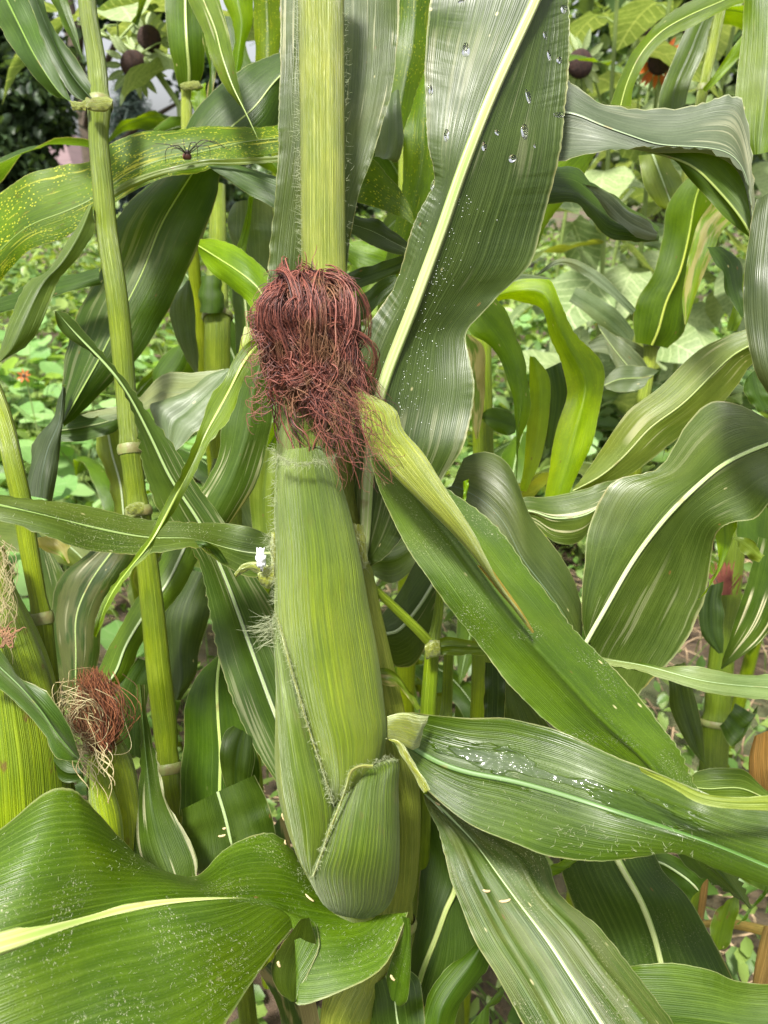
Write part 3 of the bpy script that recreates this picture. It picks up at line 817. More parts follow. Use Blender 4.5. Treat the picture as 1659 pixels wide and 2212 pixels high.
def sunflower(name_label, px, d, top, n, seed, rad=.006, heads=(), zmin=.45, path=None, lsz=(.15, .23)):
    r_ = np.random.RandomState(seed)
    b0 = P(px, 600, d)
    t = thing('sunflower_plant', name_label, 'sunflower', (b0.x, b0.y, 0))
    k = np.linspace(0, 1, 10)
    pth = np.stack([b0.x + .04 * np.sin(k * 3 + seed) , b0.y + .03 * np.sin(k * 4), k * top], -1)
    if path is not None: pth = np.array([list(q) for q in path])
    V, F = tubes([pth], [rad * 1.3], 8, .55)
    st = mesh_obj('stalk', V, F, STEM, t)
    for i in range(n):
        f = (zmin + (top - zmin) * (i + .5) / n) / top
        p = np.array([np.interp(f, k, pth[:, j]) for j in range(3)]) if path is None else pth[int(f * (len(pth) - 1))]
        a = i * 2.4 + r_.rand()
        ln = r_.uniform(*lsz)
        e = p + np.array([math.cos(a), math.sin(a), .35]) * .07
        pv, pf = tubes([np.array([p, (p + e) / 2 + [0, 0, .006], e])], [.002], 4, .8)
        lf = child_share('leaf', SLM[i % 3], t, e, (r_.randn() * .3 - .15, r_.randn() * .35, a - math.pi / 2), ln)
        mesh_obj('petiole', pv, pf, STEM, lf, origin=e)
    # petioles were built in world space: undo their parent's turn
    for lf in [c for c in bpy.data.objects if c.parent == t and c.name.startswith('leaf')]:
        lf_m = lf.rotation_euler.to_matrix().to_4x4() @ Matrix.Scale(lf.scale[0], 4)
        for c in lf.children:
            c.location = (0, 0, 0)
            c.matrix_parent_inverse = lf_m.inverted()
    for (hx, hy, hd, Rh, pet) in heads:
        p = P(hx, hy, hd)
        f = flower(t, p, Rh, (r_.uniform(-.3, .3), -1, .1 - .3 * r_.rand()), pet, 18 if pet else 0, Rh * 1.2, seed=seed)
        top_p = pth[-1]
        j = pth[int(.7 * len(pth))]
        pv, pf = tubes([np.array([j, j + (np.array(p) - j) * .55 + [0, .01, .03], np.array(p) + [0, .015, 0]])], [.003], 5, .8)
        mesh_obj('flower_stem', pv, pf, STEM, t)
    return t
sunflower('leafy sunflower with a brown spent head beside the big cream ribbed blade', 1290, 2.0, 1.55, 13, 1, heads=[(1253, 138, 1.55, .028, None)])
sunflower('leafy sunflower with rusty orange head under the arching yellow green leaf', 1400, 2.1, 1.6, 13, 2, heads=[(1424, 135, 1.8, .028, 'o')])
sunflower('tall leafy sunflower nearest the top right corner', 1520, 2.2, 1.7, 14, 3, heads=[(1495, 60, 1.9, .024, None)])
sunflower('farther sunflower between the two with heads, dense pale leaves', 1340, 2.7, 1.5, 14, 4, heads=[(1390, 65, 2.1, .022, None)])
sunflower('sunflower at the right edge behind the grey twisted blade', 1620, 2.4, 1.5, 12, 5)
sunflower('small sunflower in the right bed with one open yellow flower', 1262, 3.0, .86, 6, 6, rad=.004, heads=[(1246, 622, 2.75, .016, 'y')], zmin=.3, lsz=(.07, .11))
sunflower('thin sunflower low behind the grey twisted blade', 1440, 2.8, 1.2, 12, 8)
sunflower('low leafed sunflower behind the dark curled blade', 1230, 2.5, 1.15, 12, 9)
SFL = sunflower('leaning sunflower with two dark spent heads near the top left stalk', 300, 1.7, 1.5, 5, 7, heads=[(322, 84, 1.45, .024, None), (290, 140, 1.45, .026, None)], rad=.005,
          path=[P(400, 900, 1.5), P(398, 600, 1.48), P(396, 350, 1.46), P(388, 228, 1.45), P(345, 165, 1.45), P(300, 118, 1.45), P(255, 88, 1.45), P(213, 72, 1.45), P(200, 60, 1.45)], zmin=1.0)
for (x, y, d, s, rot) in [(332, 22, 1.35, .10, (.2, .3, 2.0)), (300, 28, 1.4, .12, (.5, -.2, -1.2)), (268, 210, 1.4, .12, (.9, -.4, -1.0)), (225, 40, 1.4, .06, (.3, .2, 2.6)), (370, 150, 1.4, .08, (.8, .3, .5)), (360, 60, 1.5, .09, (.2, .6, 1))]:
    child_share('leaf', SLM[0], SFL, P(x, y, d), rot, s)
# orange nasturtium flowers and yellow leaves far off
for i, (x, y, d, k, l) in enumerate([(52, 812, 1.62, 'o', 'orange nasturtium flower among the round leaves at the left edge'), (1258, 690, 2.4, 'y', 'pale yellow flower cluster in the right bed, left one of the pair'), (1294, 696, 2.45, 'y', 'pale yellow flower cluster in the right bed, right one of the pair'), (1285, 748, 2.3, 'y', 'small cream yellow flower under the yellow pair'), (1042, 878, 2.2, 'o', 'tiny orange flower seen between the arching bright leaves')]):
    p = P(x, y, d)
    t = thing('small_flower', l, 'flower', (p.x, p.y, 0))
    pv, pf = tubes([np.array([[p.x, p.y, .0], [p.x + .01, p.y + .01, p.z * .5], [p.x, p.y + .006, p.z]])], [.0015], 5, .8)
    mesh_obj('stem', pv, pf, STEM, t)
    f = flower(t, p, .004, (0.1, -1, .5), k, 7, .013, name='bloom', seed=i)
# ---- trees, spruce, house
def bark(): return simple_mat('bark', (0.11, 0.085, 0.06), 0.9, .8, 12.0, bump=.8)
BARK = bark()
def tree(label, x, y, h, crowns, n, sz, c1, c2, seed, trunk_r=.14, name='tree'):
    r_ = np.random.RandomState(seed)
    t = thing(name, label, 'tree', (x, y, 0))
    paths = [np.array([[x, y, -.1], [x + .05, y, h * .3], [x - .03, y + .05, h * .6], [x, y, h * .9]])]
    rad = [trunk_r]
    for c in crowns:
        z0 = min(c[2], h * .8) * .6
        paths.append(np.array([[x, y, z0], [(x + c[0]) / 2, (y + c[1]) / 2, (z0 + c[2]) / 2 + .1], list(c[:3])])); rad.append(trunk_r * .35)
    V, F = tubes(paths, rad, 8, .3)
    mesh_obj('trunk', V, F, BARK, t)
    tv, tf = oval_leaf(1.0, .75, .3, .2, .15, 4)
    pos = []
    for c in crowns:
        m_ = int(n * c[3] ** 2 / sum(q[3] ** 2 for q in crowns))
        cl = max(12, m_ // 26)
        d = nrm(r_.randn(cl, 3)) * (r_.rand(cl, 1) ** .45) * c[3] * np.array([1, 1, .85])
        p = np.repeat(d, m_ // cl, 0) + r_.randn((m_ // cl) * cl, 3) * c[3] * .11
        pos.append(p + np.array(c[:3]))
    pos = np.concatenate(pos)
    pos = pos[pos[:, 2] > .25]
    V, F = scatter(tv, tf, pos, rand_rot(r_, len(pos), .8), r_.uniform(.7, 1.3, len(pos)) * sz)
    tag(mesh_obj('crown', V, F, leafy_mat('crown_leaf', c1, c2, trans=.3), t), kind='stuff')
    return t
tree('dark green maple with dense foliage at the far left', -5.0, 9.6, 5.0, [(-4.55, 9.0, 2.4, 1.25), (-3.90, 8.8, 1.55, .62), (-3.75, 8.9, 2.35, .50), (-5.55, 9.3, 2.2, 1.4), (-4.55, 8.8, 3.6, 1.1), (-4.15, 8.8, .95, .6), (-3.55, 8.8, 1.75, .3), (-3.65, 8.9, 2.05, .62), (-3.95, 8.8, 1.2, .55)], 21000, .10, (0.015, 0.035, 0.012), (0.05, 0.085, 0.035), 1)
tree('dark tree reaching down at the top beside the sunflower heads', -4.4, 12.6, 6.0, [(-3.4, 11.0, 4.1, 1.0), (-2.8, 11.2, 3.4, .6), (-3.2, 10.5, 3.05, .35), (-2.3, 11, 2.2, .5)], 5000, .13, (0.02, 0.045, 0.02), (0.06, 0.10, 0.04), 2)
tree('broad backdrop tree behind the sunflowers on the right', 3.2, 9.5, 4.5, [(2.6, 9, 2.2, 1.6), (4.4, 9.2, 2.0, 1.6), (5.6, 9.6, 2.6, 1.7), (3.4, 9, 3.6, 1.5)], 11000, .15, (0.05, 0.10, 0.025), (0.16, 0.22, 0.07), 3)
tree('rounded backdrop tree behind the main stalk', -.6, 11.5, 4.5, [(-.7, 11, 1.6, 1.4), (.9, 11.2, 1.8, 1.5), (.2, 11, 3.2, 1.4), (-1.5, 11.5, 1.2, 1.0)], 8000, .15, (0.04, 0.08, 0.025), (0.12, 0.18, 0.06), 4)
tree('far round tree at the right end of the garden', 8.0, 11.5, 4.5, [(7.4, 11, 1.8, 1.7), (9.2, 11.2, 2.0, 1.8), (8.2, 11, 3.4, 1.7)], 8000, .17, (0.05, 0.09, 0.03), (0.14, 0.20, 0.07), 5)
def spruce(x, y, h, rb, seed, label):
    r_ = np.random.RandomState(seed)
    t = thing('spruce_tree', label, 'tree', (x, y, 0))
    V, F = tubes([np.array([[x, y, 0], [x, y, h * .5], [x, y, h]])], [.12], 8, .2)
    mesh_obj('trunk', V, F, BARK, t)
    pos, rot = [], []
    for i in range(150):
        f = (i / 150) ** .9; z = .25 + (h - .3) * f; L = rb * (1 - f) * r_.uniform(.75, 1.15) + .05
        a = i * 2.4 + r_.randn() * .2
        k = np.linspace(.15, 1, max(8, int(L * 34)))
        b = np.stack([x + np.cos(a) * k * L, y + np.sin(a) * k * L, z - .22 * L * k + .12 * L * k ** 3], -1)
        b = np.repeat(b, 5, 0) + r_.randn(len(b) * 5, 3) * .05
        pos.append(b)
    pos = np.concatenate(pos)
    tv = np.array([(-.05, 0, 0), (.05, 0, 0), (.03, 1, 0), (-.03, 1, 0)], float); tf = np.array([[0, 1, 2, 3]])
    V, F = scatter(tv, tf, pos, rand_rot(r_, len(pos), .9), r_.uniform(.10, .2, len(pos)))
    tag(mesh_obj('crown', V, F, leafy_mat('spruce_needles', (0.02, 0.045, 0.035), (0.09, 0.13, 0.11), trans=.1, rough=.6), t), kind='stuff')
spruce(-4.1, 14.0, 2.75, 1.35, 1, 'bluish spruce below the dark sunflower heads')
spruce(-2.6, 15.0, 2.9, 1.2, 2, 'second spruce right of the bluish one, partly behind the corn leaves')
# house with a muted pinkish roof
def box(name, p0, p1, mat, parent, origin=None):
    x0, y0, z0 = p0; x1, y1, z1 = p1
    V = [(x0, y0, z0), (x1, y0, z0), (x1, y1, z0), (x0, y1, z0), (x0, y0, z1), (x1, y0, z1), (x1, y1, z1), (x0, y1, z1)]
    F = [[0, 3, 2, 1], [4, 5, 6, 7], [0, 1, 5, 4], [1, 2, 6, 5], [2, 3, 7, 6], [3, 0, 4, 7]]
    return mesh_obj(name, V, F, mat, parent, smooth=False)
def house():
    t = thing('house', 'distant low house whose mauve brown roof shows by the maple', 'house', (-9.3, 20, 0))
    wm = simple_mat('render_wall', (0.50, 0.44, 0.42), 0.9, .3, 3.0)
    box('wall', (-13.5, 19, 0), (-7.2, 24, .95), wm, t)
    rm, tt = new_mat('roof_shingle'); b = NB(tt)
    tc = b.n('ShaderNodeTexCoord').outputs['Object']
    sx = b.n('ShaderNodeSeparateXYZ'); b.put(sx.inputs[0], tc)
    row = b.math('FRACT', b.math('MULTIPLY', sx.outputs[2], 5.0))
    n = b.noise(tc, 5.0, 4)
    c = b.mix(b.ramp(row, 0.0, .2, .5, 0.0), (0.13, 0.085, 0.09, 1), (0.06, 0.04, 0.04, 1))
    c = b.mix(b.ramp(n, .35, .7, 0, .5), c, (0.16, 0.11, 0.11, 1))
    pr = b.n('ShaderNodeBsdfPrincipled'); b.put(pr.inputs['Base Color'], c); pr.inputs['Roughness'].default_value = .9
    out = b.n('ShaderNodeOutputMaterial'); tt.links.new(pr.outputs[0], out.inputs[0])
    V = [(-14, 18.6, .95), (-6.8, 18.6, .95), (-8.1, 21.5, 2.5), (-12.4, 21.5, 2.5), (-6.8, 24.4, .95), (-14, 24.4, .95)]
    V2 = V + [(a, bb, c_ - .08) for a, bb, c_ in V]
    F = [[0, 1, 2, 3], [1, 4, 2], [4, 5, 3, 2], [5, 0, 3], [6, 9, 8, 7], [7, 8, 10], [10, 8, 9, 11], [11, 9, 6], [0, 6, 7, 1], [1, 7, 10, 4], [4, 10, 11, 5], [5, 11, 6, 0]]
    mesh_obj('roof', V2, F, rm, t, smooth=False)
house()
# ---- rows of corn further back, grown rather than placed leaf by leaf
def corn_grown(px, d, h, seed, label, hmin=.25, nl=7, Lr=(.38, .6), elev=(55, 75)):
    r_ = np.random.RandomState(seed)
    b0 = P(px, 1100, d); x, y = b0.x, b0.y
    t = thing('corn_plant', label, 'corn plant', (x, y, 0))
    k = np.linspace(0, 1, 8)
    C = np.stack([x + .02 * np.sin(k * 2 + seed), y + .02 * np.cos(k * 3), k * h], -1)
    V, F = tubes([C], [.012], 12, .45)
    uv = np.zeros((len(V), 2)); uv[:, 0] = np.tile(np.linspace(0, .06, 12), 8); uv[:, 1] = V[:, 2]
    mesh_obj('stalk', V, F, STALK, t, {'m': uv, 'n': uv * 0}, color=(0.19, 0.28, 0.07, 1))
    az = r_.rand() * 6.28
    for i in range(nl):
        z = hmin + (h - hmin) * (i + .3) / nl
        az += math.pi + r_.randn() * .35
        L = r_.uniform(*Lr); el = R(r_.uniform(*elev)); droop = r_.uniform(1.2, 2.6)
        W = r_.uniform(.055, .085)
        rows = []
        p = np.array([x, y, z]); n = 9
        Ms, Ls, Rs = [], [], []
        tw = r_.randn() * .7
        for j in range(n):
            f = j / (n - 1)
            e = el - droop * f ** 1.3
            dirv = np.array([math.cos(az) * math.cos(e), math.sin(az) * math.cos(e), math.sin(e)])
            Ms.append(p.copy())
            side = np.array([-math.sin(az), math.cos(az), 0.0])
            up = np.cross(side, dirv)
            a_ = tw * f
            s_ = side * math.cos(a_) + up * math.sin(a_)
            w_ = W / 2 * min(1, .35 + f * 3) * (1 - f ** 3.0) + .001
            Ls.append(Ms[-1] - s_ * w_ + up * w_ * .25); Rs.append(Ms[-1] + s_ * w_ + up * w_ * .25)
            p = p + dirv * L / (n - 1)
        col = [DG, MG, (0.09, .17, .03, 1), (0.12, .17, .09, 1)][r_.randint(4)]
        build_blade(t, np.array(Ls), np.array(Ms), np.array(Rs), col, leaf_mat(trans=.45), (.004, .001), RW, .006, .0005, .04, seed * 17 + i, None, 'leaf', None, 11, .012)
    return t
# ================================================================== MAIN PLANT
A = thing('corn_plant', 'nearest corn plant carrying the big ear with dark red silk', 'corn plant', P(745, 2230, .47) * 1.0)
A.location.z = 0
stalk(A, [(694, -200, 98, .46), (694, 0, 99, .46), (697, 300, 96, .46), (700, 600, 97, .46), (715, 1000, 100, .46), (765, 1300, 108, .462),
          (832, 1640, 128, .462), (846, 1800, 124, .462), (826, 1985, 118, .462), (775, 2100, 112, .46), (746, 2230, 112, .46)],
      col=(0.25, 0.32, 0.16, 1), nodes=[(826, 1985, .462)])
# blade rising behind the stalk
leaf(A, [(604, -120, 866, -120), (605, 0, 864, 0), (606, 130, 858, 100), (602, 260, 845, 200), (598, 380, 806, 335), (590, 470, 775, 420), (580, 580, 756, 520), (578, 660, 748, 610), (600, 760, 745, 720)],
     [.52, .49, .49], GG, leaf_mat(scratch=.35, vein=.5, rough=.45), dl=-.012, dr=.004, crimp=.0016, ruffle=.001, arch=.02)
# the wide blade with the cream midrib, upper right of the ear
WIDE = leaf(A, [(768, 1228, 788, 1228, .4), (760, 1150, 845, 1190, .3), (752, 1060, 925, 1080, .25), (760, 960, 1000, 960, .2), (770, 840, 1022, 850, .2), (790, 740, 1012, 775, .25), (822, 660, 1005, 712, .3), (848, 610, 1060, 655, .2),
         (885, 530, 1140, 580, .24), (912, 460, 1168, 490, .25), (938, 385, 1195, 385, .26), (926, 310, 1212, 285, .36), (920, 200, 1226, 170, .48), (922, 80, 1233, 60, .62), (930, -40, 1232, -60, .8), (945, -160, 1225, -180, .9)],
     [.455, .44, .43, .42, .43], (0.055, 0.090, 0.042, 1), leaf_mat(scratch=.1, cross=1.0, rough=.38, vein=.95, trans=.25), rib=(.0085, .0070), ribcol=(0.46, 0.50, 0.25, 1),
     dl=.012, dr=[.004, .0, .02, .024, .02, .012], ruffle=.003, crimp=.0006, arch=.07, nu=33, step=.0028,
     m=[(778, 1228), (788, 1165), (792, 1075), (800, 965), (818, 862), (842, 790), (868, 725), (892, 665), (925, 575), (955, 495), (985, 405), (1018, 315), (1062, 205), (1110, 100), (1170, -30), (1205, -140)])
# long blade that shows left of the ear, white midrib
CURL = leaf(A, [(115, 672, 128, 671), (122, 700, 152, 683), (148, 732, 178, 712), (190, 762, 212, 752), (232, 800, 242, 790), (268, 852, 285, 845), (292, 920, 324, 900), (300, 970, 374, 962), (312, 1030, 425, 1045), (345, 1115, 480, 1120, .6),
         (415, 1190, 530, 1210, .44), (440, 1270, 585, 1290, .40), (458, 1370, 640, 1370, .40), (490, 1480, 680, 1450, .40), (535, 1590, 700, 1540, .42), (602, 1700, 720, 1640, .45), (680, 1800, 750, 1760)][::-1],
     [.46, .47, .455, .44, .43], (0.075, 0.135, 0.058, 1), leaf_mat(scratch=.2, rough=.38), rib=(.0034, .0016), ribcol=RW, dl=[.0, .01, .01, -.004], dr=[0, .006, .006, .012], crimp=.0011, ruffle=.0012)
# horizontal blade to the left
HOR = leaf(A, [(592, 1165, 598, 1222), (545, 1142, 545, 1248), (480, 1130, 478, 1215, .6), (400, 1129, 425, 1178, .7), (300, 1120, 330, 1186, .62), (200, 1094, 230, 1190, .5), (100, 1074, 130, 1170, .45), (0, 1064, 20, 1135, .4), (-80, 1060, -70, 1105, .4)],
     [.425, .42, .40, .37, .35], (0.095, 0.155, 0.065, 1), leaf_mat(dust=.5, vein=1.0, rough=.4), rib=(.0022, .0016), ribcol=(0.3, 0.38, 0.15, 1), dl=.004, dr=[.0, -.01, -.012, -.008, -.008, .006], crimp=.0006, ruffle=.002)
leaf(A, [(370, 1168, 374, 1172), (420, 1168, 400, 1180, .5), (450, 1172, 430, 1182), (475, 1190, 450, 1186), (492, 1215, 478, 1216)], [.405, .4, .41], DG, leaf_mat(rough=.5), ruffle=0, arch=.2, name='leaf_fold')
# far-reaching blade, gloss of water on it
WET = leaf(A, [(838, 1558, 836, 1592, .8), (880, 1540, 872, 1640, .6), (925, 1543, 918, 1702, .58), (1010, 1551, 1005, 1775, .52), (1100, 1553, 1095, 1814, .50), (1200, 1576, 1180, 1848, .48), (1300, 1620, 1290, 1863, .47), (1400, 1668, 1380, 1856, .55), (1500, 1712, 1470, 1848, .6), (1585, 1742, 1560, 1884, .62), (1680, 1750, 1680, 1925, .66), (1800, 1770, 1800, 1960, .66), (1960, 1840, 1950, 1990)],
     [.40, .385, .37, .35, .34, .32, .31], (0.075, 0.135, 0.032, 1), leaf_mat(wet=1.0, dust=.12, vein=.9, dark_ribs=.3, rough=.36), rib=(.0036, .0024), ribcol=(0.10, 0.18, 0.05, 1), dl=[.003, .010, .018, .018], dr=[.0, -.014, -.02, -.012], arch=.07, ruffle=.0024, nu=33, step=.0028,
     m=[(838, 1580), (885, 1610), (930, 1640), (1005, 1668), (1100, 1685), (1200, 1712), (1300, 1743), (1400, 1775), (1500, 1808), (1590, 1842), (1680, 1880), (1800, 1915), (1955, 1940)])
leaf(A, [(1380, 1657, 1385, 1668), (1450, 1684, 1450, 1700), (1520, 1714, 1510, 1735), (1600, 1722, 1590, 1748), (1690, 1718, 1690, 1752), (1780, 1740, 1780, 1760)], [.335, .318, .31, .305], (0.28, 0.36, 0.17, 1), leaf_mat(rough=.5), name='leaf_fold', ruffle=0, arch=.1)
# lower front blade, white midrib, two deep furrows
FRONT = leaf(A, [(914, 1716, 925, 1716), (920, 1740, 990, 1765, .35), (945, 1792, 1080, 1800, .42), (960, 1850, 1172, 1840, .43), (985, 1930, 1205, 1930, .55), (1025, 2030, 1290, 2002, .52), (1075, 2110, 1355, 2078, .53), (1130, 2212, 1462, 2212, .53), (1180, 2320, 1540, 2330), (1240, 2440, 1590, 2450)],
     [.425, .41, .39, .37, .35, .33], (0.085, 0.145, 0.060, 1), leaf_mat(dust=.55, vein=1.1, dry=.05, rough=.42), rib=(.0030, .0030), ribcol=RW, folds=[(-.52, .0035, .07), (.46, .0035, .07), (-.12, .001, .06), (.14, .001, .06)], dl=[0, .006, .012], dr=[0, .004, .01, .014], ruffle=.0016, crimp=.0008, arch=.10, nu=33, step=.0028,
     m=[(918, 1716), (948, 1742), (1020, 1815), (1065, 1875), (1120, 1950), (1185, 2035), (1240, 2120), (1300, 2212), (1370, 2320), (1430, 2440)])
# great blade at the lower left with the waved margins
BIG = leaf(A, [(690, 1936, 882, 1972), (668, 1900, 832, 2085), (645, 1852, 740, 2142), (600, 1801, 636, 2168), (545, 1803, 684, 2048), (480, 1838, 660, 1984), (424, 1890, 592, 2050), (352, 1876, 485, 2210), (285, 1832, 400, 2340), (190, 1728, 280, 2440), (148, 1703, 160, 2500), (95, 1714, 40, 2540), (0, 1793, -60, 2560), (-120, 1880, -200, 2540)],
     [.405, .40, .385, .37, .355, .34, .32, .30, .29], (0.095, 0.175, 0.040, 1), leaf_mat(dust=.7, vein=.8, rough=.36, trans=.3, dark_ribs=.25), rib=(-.0060, .0125), ribcol=(0.50, 0.54, 0.22, 1),
     dl=[.01, .03, .045, .05, .05, .045, .03, .04, .05, .05], dr=[.0, -.025, -.02, .01, .03, -.02, -.035, -.03, -.02, .0], arch=.06, ruffle=.001, crimp=.0004, nu=41, step=.0025, veinfan=.8,
     m=[(775, 1984), (735, 1975), (692, 1962), (640, 1950), (590, 1943), (530, 1940), (470, 1940), (370, 1946), (270, 1962), (190, 1984), (120, 2003), (40, 2026), (-60, 2055), (-190, 2095)])
leaf(A, [(650, 1984, 667, 1984), (622, 2022, 679, 2015), (596, 2060, 683, 2050), (585, 2100, 672, 2092), (600, 2140, 652, 2130), (628, 2164, 638, 2164)], [.372, .385, .385], (0.050, 0.085, 0.020, 1), leaf_mat(vein=.3), name='leaf_fold', ruffle=.0006, arch=.05)
# torn curled end by the stalk foot
leaf(A, [(868, 1978, 886, 1984), (872, 2010, 888, 2040), (850, 2060, 886, 2110), (835, 2110, 880, 2160), (840, 2150, 866, 2176)], [.40, .41], MG, leaf_mat(dust=.4), name='leaf', ruffle=.001, arch=.15)
# ------------------------------------------------------------------ ligules and collars
LIG = leaf_mat(husk=True, trans=.2, vein=1.0, edge=.6, rough=.6, period=.0014, fuzz=.8, blotch=.35)
def collar(parent, pts, d, bulge=.004, name='leaf_collar', label=None):
    return leaf(parent, pts, d, (0.21, 0.26, 0.085, 1) if name != 'husk_rim' else (0.21, 0.26, 0.13, 1), LIG, name=name, husk=bulge, ruffle=0, crimp=0, nu=15, step=.002, label=label)
collar(A, [(836, 1548, 838, 1596), (856, 1541, 854, 1602), (882, 1540, 876, 1612), (906, 1545, 893, 1620), (926, 1546, 905, 1612)], [.372, .370, .371, .379], .004)
collar(A, [(832, 1594, 848, 1598), (862, 1600, 856, 1612), (888, 1636, 874, 1642), (908, 1668, 892, 1672), (930, 1706, 915, 1712)], [.368, .366], .003)
collar(A, [(505, 1238, 510, 1248), (530, 1216, 535, 1232), (560, 1214, 552, 1238), (592, 1230, 588, 1262)], [.405, .40], .004)
collar(A, [(590, 1215, 596, 1262), (575, 1228, 578, 1272), (556, 1240, 562, 1262)], [.40, .398], .005)
collar(A, [(586, 1150, 602, 1150), (584, 1190, 602, 1190), (588, 1232, 602, 1236)], [.405], .004)
collar(A, [(762, 1130, 785, 1135), (765, 1170, 792, 1175), (772, 1210, 794, 1205), (780, 1232, 790, 1228)], [.44], .004)

# ================================================================== THE EAR
HUSK = leaf_mat(husk=True, trans=.14, vein=.7, edge=0.0, rough=.5, period=.0017, fuzz=.2, topgreen=.45, blotch=.1)
HUSK2 = leaf_mat(husk=True, trans=.14, vein=.8, edge=.6, rough=.45, period=.0022, fuzz=.2, blotch=.15)
RIBBED = leaf_mat(husk=True, trans=.12, vein=1.2, edge=1.0, rough=.5, period=.0021, dark_ribs=.8, fuzz=.15, blotch=.2)
ear = stalk(A, [(655, 690, 60, .405), (658, 780, 100, .405), (657, 860, 112, .405), (658, 940, 118, .405), (664, 1020, 130, .405), (673, 1120, 150, .405), (690, 1250, 178, .405), (705, 1400, 208, .405), (712, 1550, 228, .405), (718, 1680, 236, .406), (738, 1800, 215, .408), (760, 1900, 165, .41), (768, 1960, 110, .415), (775, 1990, 70, .43)],
            col=(0.20, 0.27, 0.11, 1), mat=HUSK, ground=False, name='ear', ns=48, label='large corn ear wrapped in green husk with dark red silk on top')
EARR = [.004, .016, .02, .023, .026, .029, .030, .030, .026]
# front husk, yellow green, ends in a point at the foot
H1 = leaf(ear, [(612, 972, 700, 962), (597, 1004, 722, 1000), (593, 1100, 752, 1095), (596, 1200, 777, 1200), (594, 1320, 796, 1310), (604, 1430, 816, 1420), (625, 1530, 829, 1520), (655, 1620, 833, 1600), (690, 1695, 800, 1690), (716, 1738, 730, 1742)],
     [.404, .402, .402, .40, .39], (0.138, 0.215, 0.034, 1), HUSK, name='husk', husk=[.0185, .020, .023, .026, .028, .030, .030, .026, .012], nu=41, step=.0025, veinfan=.3, label='yellow green front husk of the ear')
# side husk, left
H2 = leaf(ear, [(588, 1335, 600, 1335), (592, 1400, 622, 1400), (596, 1480, 648, 1480), (600, 1560, 672, 1560), (606, 1650, 700, 1650), (614, 1720, 722, 1730), (632, 1800, 722, 1800), (650, 1860, 700, 1860), (668, 1895, 684, 1900)],
     [.402, .396, .388, .386, .388, .39], (0.105, 0.175, 0.050, 1), HUSK2, name='husk', husk=[.006, .014, .018, .018, .014, .006], nu=31, step=.0025, label='grey green side husk with fuzzy margin')
# ribbed sheath at the foot
H3 = leaf(ear, [(756, 1655, 806, 1652), (735, 1700, 858, 1640), (716, 1745, 860, 1700), (700, 1790, 862, 1780), (684, 1840, 862, 1850), (668, 1888, 858, 1905), (690, 1940, 838, 1958), (716, 1972, 800, 1984), (748, 1984, 775, 1988)],
     [.398, .394, .392, .39, .392, .40, .408, .415], (0.085, 0.145, 0.035, 1), RIBBED, name='husk', husk=[.012, .024, .028, .03, .028, .018, .010], nu=41, step=.0022, label='ribbed sheath with a pale ragged upper margin')
# woolly rims
collar(ear, [(674, 1893, 678, 1895), (692.5, 1843, 697.5, 1845), (708.5, 1795.75, 713.5, 1797.25), (728.5, 1745.75, 733.5, 1747.25), (744.5, 1700.5, 749.5, 1701.5), (755, 1665.5, 761, 1668.5), (778, 1651.5, 778, 1658.5), (806, 1651.5, 806, 1658.5)], [.378, .366, .364, .366], .0015, 'husk_rim')
collar(ear, [(595, 1322, 601, 1322), (607, 1369.5, 613, 1368.5), (622.5, 1429.5, 627.5, 1428.5), (642.5, 1499.5, 647.5, 1498.5), (670, 1589.5, 674, 1588.5), (700, 1679.5, 704, 1678.5), (717.5, 1735.5, 720.5, 1734.5)], [.394, .384, .377, .372, .372, .374], .0015, 'husk_rim')
# long flag blade of the husk to the lower right: the dark under blade ...
FLAG = leaf(ear, [(798, 985, 900, 1000), (815, 1050, 962, 1055), (850, 1130, 1040, 1110), (885, 1195, 1098, 1170, .52), (925, 1250, 1150, 1242, .52), (965, 1310, 1210, 1315, .52), (1045, 1410, 1262, 1374, .52), (1105, 1485, 1350, 1460, .52), (1190, 1565, 1420, 1560, .54), (1300, 1630, 1468, 1635, .56), (1390, 1700, 1510, 1712), (1440, 1790, 1565, 1800), (1480, 1862, 1592, 1870), (1560, 1915, 1608, 1920), (1618, 1962, 1621, 1964)],
     [.392, .385, .38, .38, .385, .39, .395], (0.080, 0.150, 0.022, 1), leaf_mat(dust=.45, vein=.45, rough=.42, trans=.25, fuzz=.2), dl=[.002, .006, .006, .003], dr=[.01, .012, .012, .006], arch=-.03, folds=[(.10, -.002, .05), (-.05, .0025, .05)], ruffle=.002, crimp=.0011, nu=33, step=.0028, name='husk_leaf', rib=(.0001, .0014), ribcol=(0.10, 0.18, 0.04, 1),
     label='long dark green blade growing from the ear husk')
